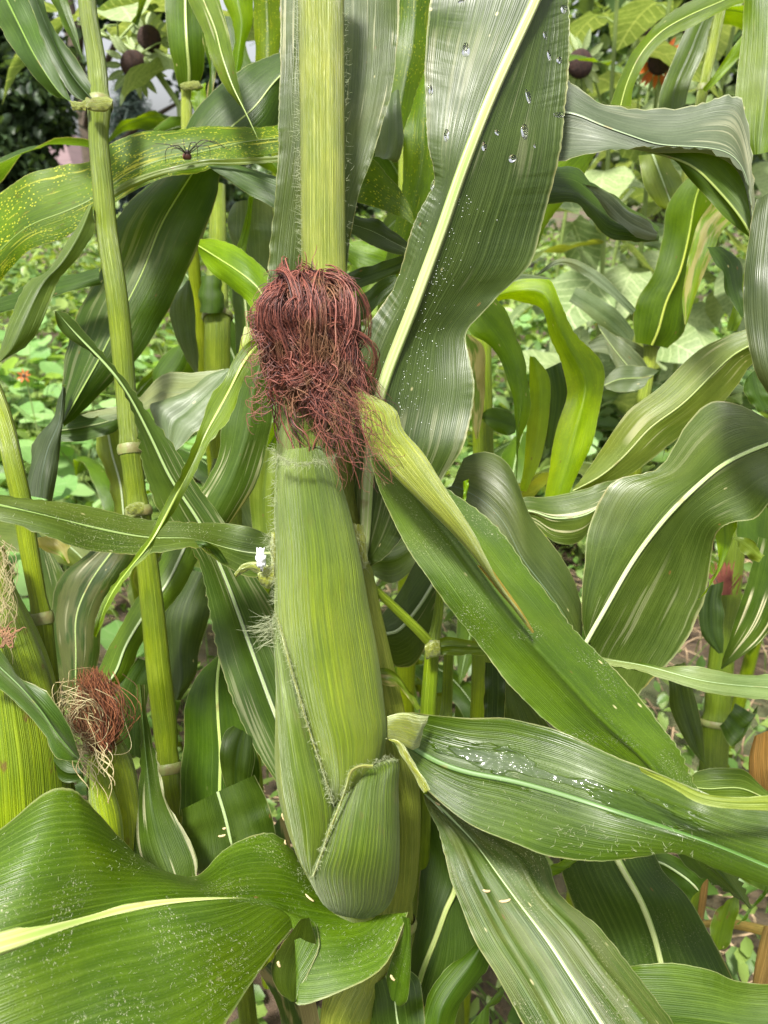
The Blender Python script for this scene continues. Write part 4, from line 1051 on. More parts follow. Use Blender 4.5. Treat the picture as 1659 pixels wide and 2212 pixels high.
# ... and the pale rolled husk on it, ending in a pink tip
leaf(ear, [(735, 800, 770, 840, .5), (770, 870, 850, 880), (785, 930, 872, 930), (812, 985, 912, 975), (868, 1045, 950, 1035), (925, 1100, 985, 1090), (975, 1150, 1022, 1148), (1020, 1200, 1048, 1200), (1060, 1250, 1068, 1240), (1098, 1300, 1102, 1292), (1130, 1342, 1136, 1336), (1150, 1366, 1152, 1364)],
     [.40, .388, .374, .368, .368, .37, .372, .374], (0.26, 0.33, 0.12, 1), leaf_mat(husk=True, trans=.25, vein=1.0, edge=.8, rough=.45, period=.0024, fuzz=.3), name='husk_leaf', husk=[.004, .008, .009, .007, .003], nu=25, label='pale rolled husk strip with a pink pointed tip')
leaf(ear, [(1030, 1220, 1060, 1225), (1075, 1275, 1092, 1270), (1118, 1325, 1126, 1318), (1150, 1368, 1154, 1365)], [.3675, .3685, .370], (0.30, 0.25, 0.16, 1), leaf_mat(husk=True, trans=.2, vein=.5, edge=0.0, rough=.5, period=.0024), name='husk_tip', ruffle=0, crimp=0, arch=0.1)
# thin twisted husk blade hanging to the left
TWIST = leaf(ear, [(562, 722, 580, 742), (530, 745, 556, 772), (505, 780, 530, 812), (490, 815, 512, 850), (455, 860, 492, 905), (436, 912, 455, 955), (420, 960, 430, 1004), (392, 1020, 402, 1060), (358, 1085, 375, 1112), (330, 1150, 348, 1150), (292, 1198, 322, 1195), (250, 1250, 280, 1240), (218, 1305, 238, 1305), (204, 1374, 208, 1378)],
     [.395, .385, .37, .36, .35, .345], (0.15, 0.24, 0.04, 1), leaf_mat(vein=.6, rough=.4, edge=1.0), rib=(.0018, .0010), ribcol=(0.36, 0.44, 0.10, 1), dl=[-.004, .006, -.004, .006, -.003], dr=[.004, -.006, .004, -.005], ruffle=.001, crimp=.0006, name='husk_leaf', label='narrow twisted husk blade hanging left of the silk')
leaf(ear, [(528, 705, 575, 722), (520, 740, 565, 745), (510, 780, 540, 790), (500, 815, 520, 830)], [.405, .40], (0.30, 0.38, 0.12, 1), leaf_mat(vein=.6), name='husk_leaf', ruffle=.001, arch=.15)

# ================================================================== LEFT NEIGHBOUR
Bp = thing('corn_plant', 'slender stalked corn plant just left of the ear, spider on its arching blade', 'corn plant', P(376, 1770, .52))
Bp.location.z = 0
stalk(Bp, [(183, -200, 40, .54), (188, 0, 38, .535), (208, 130, 40, .535), (214, 228, 46, .53), (213, 300, 42, .53), (222, 400, 44, .53), (231, 500, 46, .53), (250, 620, 46, .525), (263, 740, 46, .525), (272, 850, 44, .525), (281, 962, 44, .52), (298, 1095, 46, .52), (316, 1200, 46, .52), (330, 1320, 50, .52), (343, 1450, 52, .52), (356, 1560, 52, .52), (364, 1660, 46, .52), (376, 1770, 42, .52)],
      col=(0.155, 0.23, 0.06, 1), nodes=[(214, 228, .53), (281, 962, .52), (298, 1100, .52), (364, 1655, .52)])
leaf(Bp, [(-30, 20, 40, -60), (0, 62, 60, 0), (50, 135, 105, 115), (110, 200, 145, 200), (150, 222, 160, 222)][::-1], [.525, .53, .56], (0.06, 0.13, 0.03, 1), rib=(.001, .002), ribcol=(0.2, 0.3, 0.05, 1), dl=.01, dr=0.0)
leaf(Bp, [(40, -60, 80, -60), (62, 0, 96, 0), (104, 115, 130, 75), (148, 195, 166, 135), (188, 224, 208, 204)][::-1], [.52, .525, .55], (0.045, 0.09, 0.038, 1), dl=.006, dr=.006, arch=.2)
leaf(Bp, [(95, -60, 140, -60), (110, 0, 147, 0), (145, 70, 166, 70), (176, 130, 180, 128)][::-1], [.55, .56], (0.075, 0.14, 0.04, 1), dl=.006)
collar(Bp, [(150, 216, 158, 240), (170, 220, 172, 238), (185, 216, 186, 240)], [.52], .002)
collar(Bp, [(184, 226, 190, 238), (200, 212, 202, 240), (224, 208, 226, 242), (243, 214, 240, 232)], [.515, .512], .004)
SPECK = leaf(Bp, [(700, 262, 700, 320), (620, 265, 610, 328), (500, 268, 520, 350), (400, 275, 440, 368, .6), (300, 290, 350, 385, .62), (240, 312, 265, 430, .64), (190, 345, 215, 468, .66), (130, 356, 140, 512, .66), (60, 387, 60, 545, .64), (0, 432, -5, 612, .62), (-70, 510, -80, 720)],
     [.60, .58, .575, .575, .59], (0.14, 0.26, 0.018, 1), leaf_mat(speck=1.0, vein=.4, edge=.9, trans=.55, blotch=.3), rib=(.0014, .0018), ribcol=(0.16, 0.22, 0.03, 1), dl=.016, dr=[.0, -.004, .0, .01], ruffle=.003)
leaf(Bp, [(620, 335, 620, 350), (500, 345, 505, 357), (430, 346, 440, 358), (350, 362, 355, 378), (285, 384, 290, 402), (243, 408, 246, 426)], [.565, .56], (0.20, 0.27, 0.13, 1), name='leaf_fold', ruffle=.001, arch=.2)
leaf(Bp, [(450, 358, 455, 364), (505, 354, 485, 385), (550, 368, 530, 415), (597, 384, 575, 440), (640, 420, 620, 470)], [.566, .57], DG, name='leaf', ruffle=.001, arch=-.1, dl=.006)
leaf(Bp, [(610, 112, 640, 180), (560, 135, 610, 230), (520, 158, 590, 300), (460, 200, 560, 330), (410, 262, 520, 350), (370, 350, 478, 375), (310, 410, 470, 420), (250, 476, 440, 505), (215, 580, 408, 582), (165, 680, 358, 680), (140, 760, 300, 770), (134, 840, 215, 850), (132, 900, 140, 930)],
     [.62, .61, .61, .60], (0.055, 0.115, 0.022, 1), leaf_mat(scratch=.12, vein=.5, trans=.45), rib=(.0016, .0016), ribcol=(0.28, 0.34, 0.08, 1), dl=.014, dr=.014, arch=.07)
leaf(Bp, [(135, 830, 138, 840), (122, 900, 134, 920), (80, 945, 128, 990), (60, 1015, 120, 1040), (58, 1068, 112, 1082)], [.59, .585], (0.06, 0.085, 0.055, 1), dl=.008, dr=.003, arch=.25, rib=(.001, .001), ribcol=(.08, .11, .07, 1))
leaf(Bp, [(190, 438, 205, 452), (150, 510, 192, 505), (102, 580, 160, 562), (62, 620, 124, 600), (34, 665, 102, 650), (8, 720, 82, 700), (-6, 765, 50, 752), (-10, 790, 5, 778)], [.52, .50, .49, .485], (0.13, 0.20, 0.075, 1), leaf_mat(vein=.35, fuzz=.4), dl=.006, dr=.01, arch=.1)
leaf(Bp, [(215, 574, 215, 612), (120, 600, 120, 642), (50, 622, 40, 666), (-40, 650, -40, 690)], [.57, .6], DG, dl=.004, arch=.1)
collar(Bp, [(272, 1095, 276, 1110), (290, 1085, 292, 1112), (312, 1085, 310, 1108)], [.505], .003)
# strap with damaged whitish streaks between stalk and ear
leaf(Bp, [(540, 770, 594, 760), (500, 850, 592, 850), (480, 950, 585, 930), (440, 1040, 560, 1030), (425, 1080, 520, 1100), (420, 1130, 480, 1150)], [.50, .505], (0.085, 0.150, 0.060, 1), leaf_mat(scratch=.95, vein=.6), dl=.01, dr=.01)
# pale grey folded blade
leaf(Bp, [(170, 892, 250, 905), (250, 884, 300, 895), (300, 858, 330, 880), (358, 808, 345, 880, .5), (420, 806, 330, 878), (490, 795, 400, 905, .4), (500, 800, 440, 870)], [.60, .585, .575, .57], (0.20, 0.24, 0.19, 1), leaf_mat(vein=.8, rough=.4, trans=.2), dl=.01, dr=-.01, arch=.12)
leaf(Bp, [(490, 797, 505, 800), (420, 830, 490, 850), (345, 865, 450, 920), (325, 880, 420, 940), (350, 930, 385, 975)], [.565, .555], (0.16, 0.20, 0.15, 1), leaf_mat(vein=.9, rough=.4, trans=.2), dl=.008, dr=-.004, arch=.1)
leaf(Bp, [(128, 905, 130, 955), (180, 892, 185, 952), (240, 880, 240, 935), (280, 870, 270, 900)], [.62], DG, dl=.005, arch=.1, rib=(.001, .001), ribcol=(.2, .25, .08, 1))
leaf(Bp, [(205, 925, 255, 910), (212, 990, 272, 970), (238, 1045, 282, 1050), (245, 1110, 290, 1130)], [.66], PG, rib=(.002, .002), ribcol=RW, dl=.006, dr=.006)
leaf(Bp, [(404, 606, 410, 606), (370, 660, 420, 650), (378, 720, 424, 720), (398, 770, 427, 775), (418, 808, 428, 808)], [.68], (0.12, 0.17, 0.10, 1), dl=.006, arch=.15)
# ------------------------------------------------------------------ plant behind the silk, short thick stalk
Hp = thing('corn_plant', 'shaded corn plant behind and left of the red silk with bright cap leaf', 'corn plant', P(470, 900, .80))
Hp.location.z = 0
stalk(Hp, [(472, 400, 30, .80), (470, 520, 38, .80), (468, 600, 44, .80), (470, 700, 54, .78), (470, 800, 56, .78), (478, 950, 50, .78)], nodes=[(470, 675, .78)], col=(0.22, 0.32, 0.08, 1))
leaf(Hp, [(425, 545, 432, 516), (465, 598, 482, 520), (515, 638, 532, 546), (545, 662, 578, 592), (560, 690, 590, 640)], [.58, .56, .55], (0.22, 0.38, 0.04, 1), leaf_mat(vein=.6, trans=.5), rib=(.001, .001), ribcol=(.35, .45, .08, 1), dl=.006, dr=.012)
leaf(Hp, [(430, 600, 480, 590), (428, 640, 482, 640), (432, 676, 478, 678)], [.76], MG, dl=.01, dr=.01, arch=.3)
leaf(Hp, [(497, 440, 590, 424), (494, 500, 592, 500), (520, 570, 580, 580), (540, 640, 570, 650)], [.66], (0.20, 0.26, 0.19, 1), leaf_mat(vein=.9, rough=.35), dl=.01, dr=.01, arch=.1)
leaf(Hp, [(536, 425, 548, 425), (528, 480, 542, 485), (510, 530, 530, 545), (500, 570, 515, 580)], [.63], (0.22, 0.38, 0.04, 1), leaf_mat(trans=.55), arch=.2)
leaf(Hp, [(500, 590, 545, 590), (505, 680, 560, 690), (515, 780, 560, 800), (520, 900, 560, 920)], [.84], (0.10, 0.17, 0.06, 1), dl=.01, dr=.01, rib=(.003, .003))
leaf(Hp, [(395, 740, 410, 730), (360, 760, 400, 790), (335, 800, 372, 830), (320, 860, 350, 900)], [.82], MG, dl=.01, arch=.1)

# ================================================================== TOP: plant whose leaves hang above the spider
Tp = thing('corn_plant', 'corn plant at the top left centre with a pointed leaf tip hanging above the spider', 'corn plant', P(403, 500, .78))
Tp.location.z = 0
stalk(Tp, [(415, -160, 24, .78), (410, 0, 24, .78), (405, 180, 24, .78), (403, 250, 24, .78), (408, 400, 26, .78), (412, 500, 28, .78)], nodes=[(405, 182, .78)], col=(0.24, 0.33, 0.09, 1))
leaf(Tp, [(362, -120, 440, -120), (358, 0, 442, 0), (362, 90, 444, 80), (378, 150, 440, 150), (392, 186, 425, 190)][::-1], [.76, .74, .75], (0.10, 0.19, 0.035, 1), leaf_mat(trans=.5), rib=(.004, .003), ribcol=(.34, .42, .12, 1), dl=.01, dr=.01)
leaf(Tp, [(385, -60, 455, -60), (405, 0, 474, 0), (438, 68, 492, 60), (456, 122, 503, 118), (488, 192, 516, 178), (524, 244, 532, 232), (558, 304, 561, 305)], [.56, .52, .51], (0.13, 0.21, 0.05, 1), leaf_mat(vein=.9, edge=1.0, scratch=.3), rib=(.0012, .001), ribcol=(.4, .45, .2, 1), dl=.006, dr=.004, ruffle=.001)
leaf(Tp, [(465, -80, 545, -80), (480, 0, 546, 0), (500, 50, 545, 50), (505, 100, 530, 100), (500, 190, 512, 200)], [.72], (0.22, 0.38, 0.04, 1), leaf_mat(trans=.6, edge=1), dl=.01, dr=.01)
leaf(Tp, [(548, -80, 610, -80), (545, 0, 606, 0), (550, 70, 606, 70), (552, 140, 604, 135), (560, 240, 600, 240)], [.72], (0.16, 0.26, 0.025, 1), leaf_mat(trans=.6, speck=.3), dl=.01, dr=.01)
leaf(Tp, [(440, 70, 470, 60), (448, 150, 466, 150), (450, 220, 460, 220), (452, 300, 455, 300)], [.74], MG, leaf_mat(trans=.5, dry=.4), dl=.008)
leaf(Tp, [(415, 190, 445, 178), (412, 215, 446, 222), (420, 240, 440, 255)], [.75], (0.22, 0.38, 0.04, 1), leaf_mat(trans=.6))
collar(Tp, [(388, 182, 390, 192), (405, 176, 405, 196), (428, 174, 440, 190)], [.75], .003)
leaf(Tp, [(455, 30, 520, 40), (470, 120, 540, 130), (500, 200, 580, 200), (560, 260, 610, 280), (600, 330, 640, 360)], [.88, .84], MG, leaf_mat(trans=.55), dl=.01)
leaf(Tp, [(500, 560, 560, 400), (490, 620, 560, 600), (530, 740, 585, 720), (560, 840, 590, 830)], [.9], MG, leaf_mat(trans=.55))

# ================================================================== FAR LEFT plants
Cp = thing('corn_plant', 'corn plant at the left edge with a bare curving pale green stalk', 'corn plant', P(112, 1540, .44))
Cp.location.z = 0
stalk(Cp, [(-60, 760, 40, .45), (-18, 840, 42, .45), (10, 920, 42, .445), (28, 1000, 42, .44), (48, 1090, 42, .44), (62, 1180, 40, .44), (78, 1270, 38, .44), (92, 1345, 40, .44), (102, 1420, 38, .44), (112, 1500, 36, .44), (124, 1620, 38, .44)], col=(0.18, 0.26, 0.055, 1), nodes=[(92, 1343, .44)])
leaf(Cp, [(60, 1165, 150, 1150), (90, 1190, 170, 1165), (130, 1200, 150, 1190), (145, 1218, 152, 1216)], [.46], (0.22, 0.38, 0.04, 1), leaf_mat(dry=.5, trans=.5), arch=.1)
Dp = thing('corn_plant', 'corn plant filling the lower left edge with two ears, one with straw coloured silk', 'corn plant', P(30, 1900, .42))
Dp.location.z = 0
D1 = stalk(Dp, [(-40, 1180, 90, .41), (-35, 1280, 130, .41), (-20, 1380, 190, .41), (-5, 1480, 230, .41), (5, 1600, 262, .41), (10, 1720, 270, .41), (10, 1850, 260, .41), (10, 1980, 200, .41), (15, 2060, 110, .42)], col=(0.19, 0.29, 0.03, 1), mat=leaf_mat(husk=True, trans=.18, vein=.5, edge=0.0, rough=.4, period=.003, blotch=.8, fuzz=.2), ground=False, name='ear', ns=40, label='plump yellow green ear with brown stains at the left edge')
stalk(Dp, [(-70, 900, 70, .47), (-30, 1400, 84, .46), (10, 1800, 88, .45), (35, 2100, 90, .45)], col=(0.2, 0.3, 0.07, 1))
leaf(Dp, [(-40, 1340, -40, 1470), (0, 1395, 0, 1490), (42, 1440, 50, 1532), (82, 1482, 96, 1590), (112, 1520, 120, 1632), (150, 1590, 150, 1645), (172, 1636, 168, 1642)], [.37, .365, .365, .37], (0.06, 0.125, 0.025, 1), leaf_mat(vein=.25, fuzz=.3, trans=.25), dl=.008, dr=.004, arch=.15, rib=(.001, .001), ribcol=(.1, .17, .04, 1))
leaf(Dp, [(78, 1555, 90, 1600), (110, 1620, 110, 1650), (150, 1645, 130, 1690), (174, 1650, 175, 1690), (178, 1670, 182, 1695)], [.40], DG, leaf_mat(vein=.3), arch=.2)
D2 = stalk(Dp, [(214, 1545, 44, .43), (224, 1590, 62, .43), (236, 1650, 96, .43), (246, 1720, 110, .43), (252, 1800, 118, .43), (258, 1880, 110, .43), (262, 1960, 80, .44)], col=(0.25, 0.34, 0.07, 1), mat=leaf_mat(husk=True, trans=.15, vein=.7, edge=0.0, rough=.45, period=.0024, blotch=.4, fuzz=.3), ground=False, name='ear', ns=32, label='smaller ear tipped with rusty and straw coloured silk')
leaf(D2, [(190, 1650, 222, 1640), (192, 1720, 240, 1690), (200, 1790, 262, 1760), (215, 1860, 270, 1850)], [.412], (0.20, 0.30, 0.05, 1), HUSK2, name='husk', husk=.012)
leaf(Dp, [(299, 1478, 306, 1480), (296, 1560, 322, 1580), (300, 1660, 336, 1665), (289, 1760, 366, 1745), (283, 1830, 402, 1805), (295, 1880, 424, 1852), (330, 1930, 425, 1900)], [.44, .42, .41], (0.085, 0.150, 0.055, 1), leaf_mat(scratch=.5, vein=.6, dust=.2), dl=.006, dr=.008, crimp=.0009)
leaf(Dp, [(392, 1748, 548, 1672), (396, 1800, 575, 1724), (405, 1850, 594, 1790), (430, 1900, 600, 1850)], [.45], (0.065, 0.115, 0.038, 1), leaf_mat(vein=.3, scratch=.0), rib=(.0022, .0022), ribcol=RW, dl=.008, dr=.008, arch=.1)
# mid shade leaves between stalk and ear
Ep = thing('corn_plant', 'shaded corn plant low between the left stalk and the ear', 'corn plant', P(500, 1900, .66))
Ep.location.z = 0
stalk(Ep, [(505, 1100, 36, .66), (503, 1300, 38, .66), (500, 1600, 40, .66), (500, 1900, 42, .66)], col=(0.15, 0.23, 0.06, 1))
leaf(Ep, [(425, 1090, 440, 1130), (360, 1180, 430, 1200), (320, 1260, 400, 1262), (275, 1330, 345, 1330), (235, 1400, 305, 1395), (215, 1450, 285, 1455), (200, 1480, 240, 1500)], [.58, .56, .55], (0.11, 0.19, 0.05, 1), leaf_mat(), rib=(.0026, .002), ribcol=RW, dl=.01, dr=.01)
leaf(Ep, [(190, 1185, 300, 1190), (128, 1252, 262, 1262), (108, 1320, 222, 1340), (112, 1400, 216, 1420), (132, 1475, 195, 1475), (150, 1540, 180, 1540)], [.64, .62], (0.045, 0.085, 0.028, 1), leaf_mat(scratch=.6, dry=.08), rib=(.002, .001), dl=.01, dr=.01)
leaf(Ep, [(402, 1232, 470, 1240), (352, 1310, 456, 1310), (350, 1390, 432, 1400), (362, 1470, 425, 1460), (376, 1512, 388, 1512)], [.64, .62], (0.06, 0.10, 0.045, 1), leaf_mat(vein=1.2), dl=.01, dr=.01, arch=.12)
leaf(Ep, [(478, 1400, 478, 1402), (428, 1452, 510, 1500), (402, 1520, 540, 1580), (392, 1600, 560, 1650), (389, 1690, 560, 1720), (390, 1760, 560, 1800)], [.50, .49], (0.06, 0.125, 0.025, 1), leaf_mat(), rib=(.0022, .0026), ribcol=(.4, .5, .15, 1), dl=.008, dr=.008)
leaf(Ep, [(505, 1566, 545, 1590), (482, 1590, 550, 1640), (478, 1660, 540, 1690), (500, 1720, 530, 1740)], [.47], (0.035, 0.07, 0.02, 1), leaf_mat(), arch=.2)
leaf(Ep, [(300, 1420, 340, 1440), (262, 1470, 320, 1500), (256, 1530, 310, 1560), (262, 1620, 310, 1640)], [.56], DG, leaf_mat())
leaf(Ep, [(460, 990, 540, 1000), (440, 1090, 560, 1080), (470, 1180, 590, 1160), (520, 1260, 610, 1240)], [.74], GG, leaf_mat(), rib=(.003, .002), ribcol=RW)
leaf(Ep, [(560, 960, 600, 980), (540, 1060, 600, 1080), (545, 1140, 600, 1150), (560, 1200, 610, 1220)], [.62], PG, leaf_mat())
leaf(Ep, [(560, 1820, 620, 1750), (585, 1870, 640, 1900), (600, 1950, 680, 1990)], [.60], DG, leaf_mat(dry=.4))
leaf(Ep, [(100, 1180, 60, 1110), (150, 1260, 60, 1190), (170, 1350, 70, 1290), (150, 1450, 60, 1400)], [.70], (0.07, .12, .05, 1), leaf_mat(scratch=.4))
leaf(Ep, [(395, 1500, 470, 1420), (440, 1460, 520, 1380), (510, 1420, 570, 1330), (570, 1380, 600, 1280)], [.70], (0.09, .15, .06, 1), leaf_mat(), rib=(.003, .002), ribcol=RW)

# ================================================================== RIGHT: near plant out of frame on the right, its big blades reach in
Fp = thing('corn_plant', 'near corn plant past the right edge whose broad grey green blades reach in', 'corn plant', P(1900, 1500, .46))
Fp.location.z = 0
stalk(Fp, [(1940, 0, 90, .46), (1900, 700, 90, .46), (1860, 1300, 95, .46), (1830, 2100, 100, .46)], col=(0.22, 0.31, 0.09, 1))
XL = leaf(Fp, [(1180, 110, 1185, 350), (1226, 174, 1216, 348, .5), (1300, 223, 1288, 332, .5), (1400, 237, 1362, 320, .5), (1490, 230, 1440, 317, .5), (1560, 208, 1520, 322, .5), (1598, 214, 1572, 342, .45), (1617, 280, 1604, 376, .4), (1625, 370, 1618, 430), (1632, 460, 1626, 530)],
     [.47, .46, .45, .445, .44], (0.085, 0.105, 0.085, 1), leaf_mat(vein=.8, rough=.5, trans=.12, scratch=.2), rib=(.0022, .0006), ribcol=(0.30, 0.34, 0.26, 1), dl=[.012, .016, .02, .02, .0], dr=[.0, -.006, -.006, .0], crimp=.0010, ruffle=.001, arch=.08, nu=31,
     m=[(1183, 240), (1240, 245), (1300, 270), (1370, 295), (1425, 312), (1520, 318), (1575, 330), (1606, 365), (1620, 420), (1629, 500)])
leaf(Fp, [(1372, 320, 1378, 326), (1440, 318, 1445, 346), (1510, 322, 1492, 392), (1560, 340, 1545, 445), (1598, 372, 1590, 495), (1622, 440, 1618, 528), (1632, 520, 1632, 560)], [.455, .452, .445], (0.075, 0.145, 0.022, 1), leaf_mat(trans=.5, vein=.7), rib=(.0016, .0016), ribcol=(.24, .3, .06, 1), dl=.0, dr=.004, name='leaf_fold', label='green shaded underside where the grey blade turns down', m=[(1374, 323), (1442, 338), (1500, 362), (1552, 412), (1594, 462), (1620, 505), (1632, 545)])
leaf(Fp, [(1634, 432, 1760, 380), (1622, 480, 1760, 480), (1610, 560, 1760, 560), (1604, 640, 1760, 650), (1612, 720, 1760, 740), (1632, 800, 1770, 850), (1665, 862, 1790, 960)], [.38, .37, .37], (0.085, 0.11, 0.065, 1), leaf_mat(vein=.5, rough=.4), dl=.008, dr=0, rib=(.003, .003), ribcol=RW, crimp=.001)
leaf(Fp, [(1300, 1490, 1372, 1510), (1262, 1375, 1412, 1462, .22), (1256, 1300, 1470, 1400, .25), (1266, 1200, 1515, 1310, .36), (1284, 1125, 1535, 1215, .42), (1330, 1042, 1545, 1150, .48), (1425, 1010, 1580, 1128, .5), (1480, 925, 1632, 1120, .55), (1530, 878, 1668, 1080, .58), (1580, 876, 1720, 1050), (1650, 905, 1780, 1030), (1750, 960, 1840, 1060)],
     [.48, .465, .45, .44, .43, .42], (0.080, 0.125, 0.060, 1), leaf_mat(vein=.7, rough=.33, scratch=.12, trans=.25), rib=(.0038, .0028), ribcol=(0.62, 0.66, 0.42, 1), dl=[.0, .006, .03, .03, .03, .02], dr=[.006, .012, .0, -.012, .0], arch=.08, ruffle=.002, nu=33, step=.0028,
     m=[(1240, 1440), (1268, 1385), (1305, 1320), (1362, 1220), (1412, 1150), (1462, 1092), (1522, 1035), (1562, 1003), (1602, 982), (1650, 962), (1710, 945), (1790, 935)])
leaf(Fp, [(1540, 1140, 1590, 1120), (1548, 1200, 1582, 1160), (1530, 1260, 1560, 1225), (1508, 1296, 1512, 1294)], [.455], (0.22, 0.38, 0.04, 1), leaf_mat(trans=.6), name='leaf_fold', arch=.1)
leaf(Fp, [(1800, 1460, 1800, 1530), (1700, 1459, 1700, 1516), (1600, 1456, 1590, 1505), (1520, 1448, 1510, 1492), (1450, 1437, 1440, 1466), (1390, 1428, 1380, 1444), (1300, 1416, 1300, 1430)], [.40, .40, .41], (0.22, 0.29, 0.17, 1), leaf_mat(vein=1.1, rough=.42), rib=(.001, .001), ribcol=(.4, .46, .3, 1), dl=.004, dr=-.004, arch=.12)
leaf(Fp, [(1320, 1430, 1330, 1440), (1390, 1432, 1380, 1450), (1440, 1446, 1425, 1458), (1470, 1462, 1460, 1470)], [.41], MG, name='leaf_fold', ruffle=0)
leaf(Fp, [(1360, 2086, 1420, 2300), (1450, 2080, 1470, 2310), (1530, 2092, 1550, 2320), (1590, 2118, 1620, 2330), (1670, 2124, 1720, 2330), (1800, 2100, 1830, 2330)], [.385, .38], (0.10, 0.18, 0.055, 1), leaf_mat(vein=.9, cross=.8, rough=.42), dl=.008, dr=0, crimp=.0006, m=[(1330, 2190), (1460, 2200), (1540, 2210), (1610, 2220), (1700, 2225), (1820, 2215)])
leaf(Fp, [(1205, 1800, 1400, 1780), (1210, 1870, 1422, 1872, .62), (1235, 1950, 1482, 1940, .6), (1270, 2030, 1532, 2020, .55), (1300, 2100, 1582, 2116, .48), (1320, 2180, 1610, 2200)], [.46, .45], (0.070, 0.130, 0.052, 1), leaf_mat(vein=.7, dust=.2, dark_ribs=.4), rib=(.0052, .0036), ribcol=(.55, .6, .3, 1), dl=.01, dr=.01, arch=.08, nu=29)
leaf(Fp, [(1400, 1850, 1395, 1862), (1440, 1845, 1430, 1890), (1500, 1870, 1470, 1930), (1530, 1900, 1490, 1950)], [.50], DG, leaf_mat(), rib=(.0018, .0018), ribcol=RW, arch=.1)
leaf(Fp, [(1490, 1680, 1500, 1720), (1520, 1668, 1540, 1740), (1600, 1660, 1600, 1745), (1660, 1710, 1660, 1745), (1720, 1740, 1720, 1760)], [.47], (0.11, 0.18, 0.06, 1), leaf_mat(), rib=(.001, .001), arch=.1)

# ------------------------------------------------------------------ right rear plant with bright arching leaves
Gp = thing('corn_plant', 'corn plant right of the big blade with bright yellow green arching leaves', 'corn plant', P(1060, 1500, .66))
Gp.location.z = 0
stalk(Gp, [(1035, 500, 40, .70), (1040, 800, 44, .70), (1045, 1100, 46, .70), (1040, 1500, 46, .68)], col=(0.2, 0.3, 0.07, 1))
leaf(Gp, [(1050, 640, 1060, 660), (1082, 618, 1092, 648), (1112, 600, 1132, 656), (1184, 600, 1170, 670, .45), (1214, 655, 1184, 722), (1245, 722, 1208, 775), (1300, 782, 1224, 835), (1306, 835, 1222, 870), (1292, 910, 1202, 925), (1275, 970, 1190, 985), (1232, 1065, 1178, 1075), (1215, 1150, 1180, 1160)], [.64, .62, .60, .60], (0.36, 0.56, 0.04, 1), leaf_mat(trans=.6, vein=.4, speck=.15, edge=.8), dl=[0, .01, .0], dr=.008, ruffle=.0015, arch=.05)  # bright arches: light shining through them is put into their base colour
leaf(Gp, [(1085, 612, 1088, 625), (1120, 592, 1120, 604), (1170, 596, 1160, 602), (1190, 602, 1188, 604)], [.605], (0.2, .26, .2, 1), name='leaf_fold', ruffle=0)
leaf(Gp, [(1070, 636, 1005, 700), (1095, 668, 1022, 725), (1112, 710, 1052, 742), (1138, 790, 1085, 785), (1145, 870, 1106, 850), (1126, 950, 1110, 930), (1119, 1050, 1112, 1045)], [.585, .575], (0.20, 0.37, 0.03, 1), leaf_mat(trans=.5, vein=.5), dl=.01, dr=.006)
leaf(Gp, [(1140, 768, 1160, 772), (1143, 850, 1186, 820), (1140, 900, 1186, 900), (1132, 980, 1168, 990), (1130, 1062, 1136, 1062)], [.625], (0.30, 0.48, 0.05, 1), leaf_mat(trans=.6, vein=.3), dl=.006)
leaf(Gp, [(1005, 722, 1012, 722), (1012, 760, 1045, 750), (1015, 830, 1048, 820), (1018, 900, 1045, 880), (1028, 948, 1032, 948)], [.63], (0.12, 0.2, 0.05, 1), leaf_mat(trans=.5, dry=.4), ruffle=.002)
leaf(Gp, [(1035, 898, 1040, 902), (1060, 882, 1060, 925), (1100, 888, 1095, 940), (1120, 910, 1112, 935)], [.64], (0.08, 0.16, .02, 1), leaf_mat(trans=.45))
leaf(Gp, [(1175, 800, 1215, 780), (1185, 860, 1225, 850), (1182, 930, 1210, 920), (1180, 970, 1195, 965)], [.66], (0.06, .12, .025, 1), leaf_mat())
leaf(Gp, [(965, 1060, 985, 1040), (985, 1120, 1002, 988, .5), (1030, 1190, 1060, 976), (1075, 1250, 1105, 1012), (1110, 1300, 1142, 1105), (1150, 1350, 1195, 1178), (1190, 1390, 1240, 1255), (1230, 1430, 1262, 1335), (1250, 1460, 1262, 1400)], [.52, .50, .49], (0.080, 0.120, 0.066, 1), leaf_mat(vein=.45, rough=.38), dl=0, dr=.012, arch=.1, rib=(.0008, .0008), ribcol=(.1, .14, .08, 1))
leaf(Gp, [(1100, 1085, 1130, 1120), (1145, 1075, 1160, 1135), (1200, 1068, 1200, 1172), (1280, 1050, 1255, 1172), (1340, 1035, 1300, 1110)], [.55], (0.12, 0.18, 0.09, 1), leaf_mat(scratch=.7), rib=(.0018, .001), ribcol=RW, dl=.008, dr=.004)
leaf(Gp, [(1236, 1058, 1240, 1062), (1262, 1020, 1330, 1040), (1300, 968, 1400, 1000), (1355, 892, 1455, 955), (1420, 840, 1530, 905), (1500, 762, 1595, 838), (1560, 730, 1626, 790), (1640, 700, 1680, 760)], [.57, .55, .53], (0.19, 0.26, 0.13, 1), leaf_mat(vein=.9, scratch=.4, trans=.4), rib=(.0014, .0014), ribcol=(.45, .48, .22, 1), dl=.006, dr=.006)
leaf(Gp, [(1048, 1430, 1088, 1436), (1046, 1500, 1092, 1480), (1045, 1555, 1090, 1555)], [.50], (0.03, .06, .02, 1), leaf_mat())
leaf(Gp, [(1092, 1455, 1110, 1480), (1090, 1540, 1180, 1560), (1095, 1600, 1220, 1640)], [.47], GG, leaf_mat(), crimp=.001)
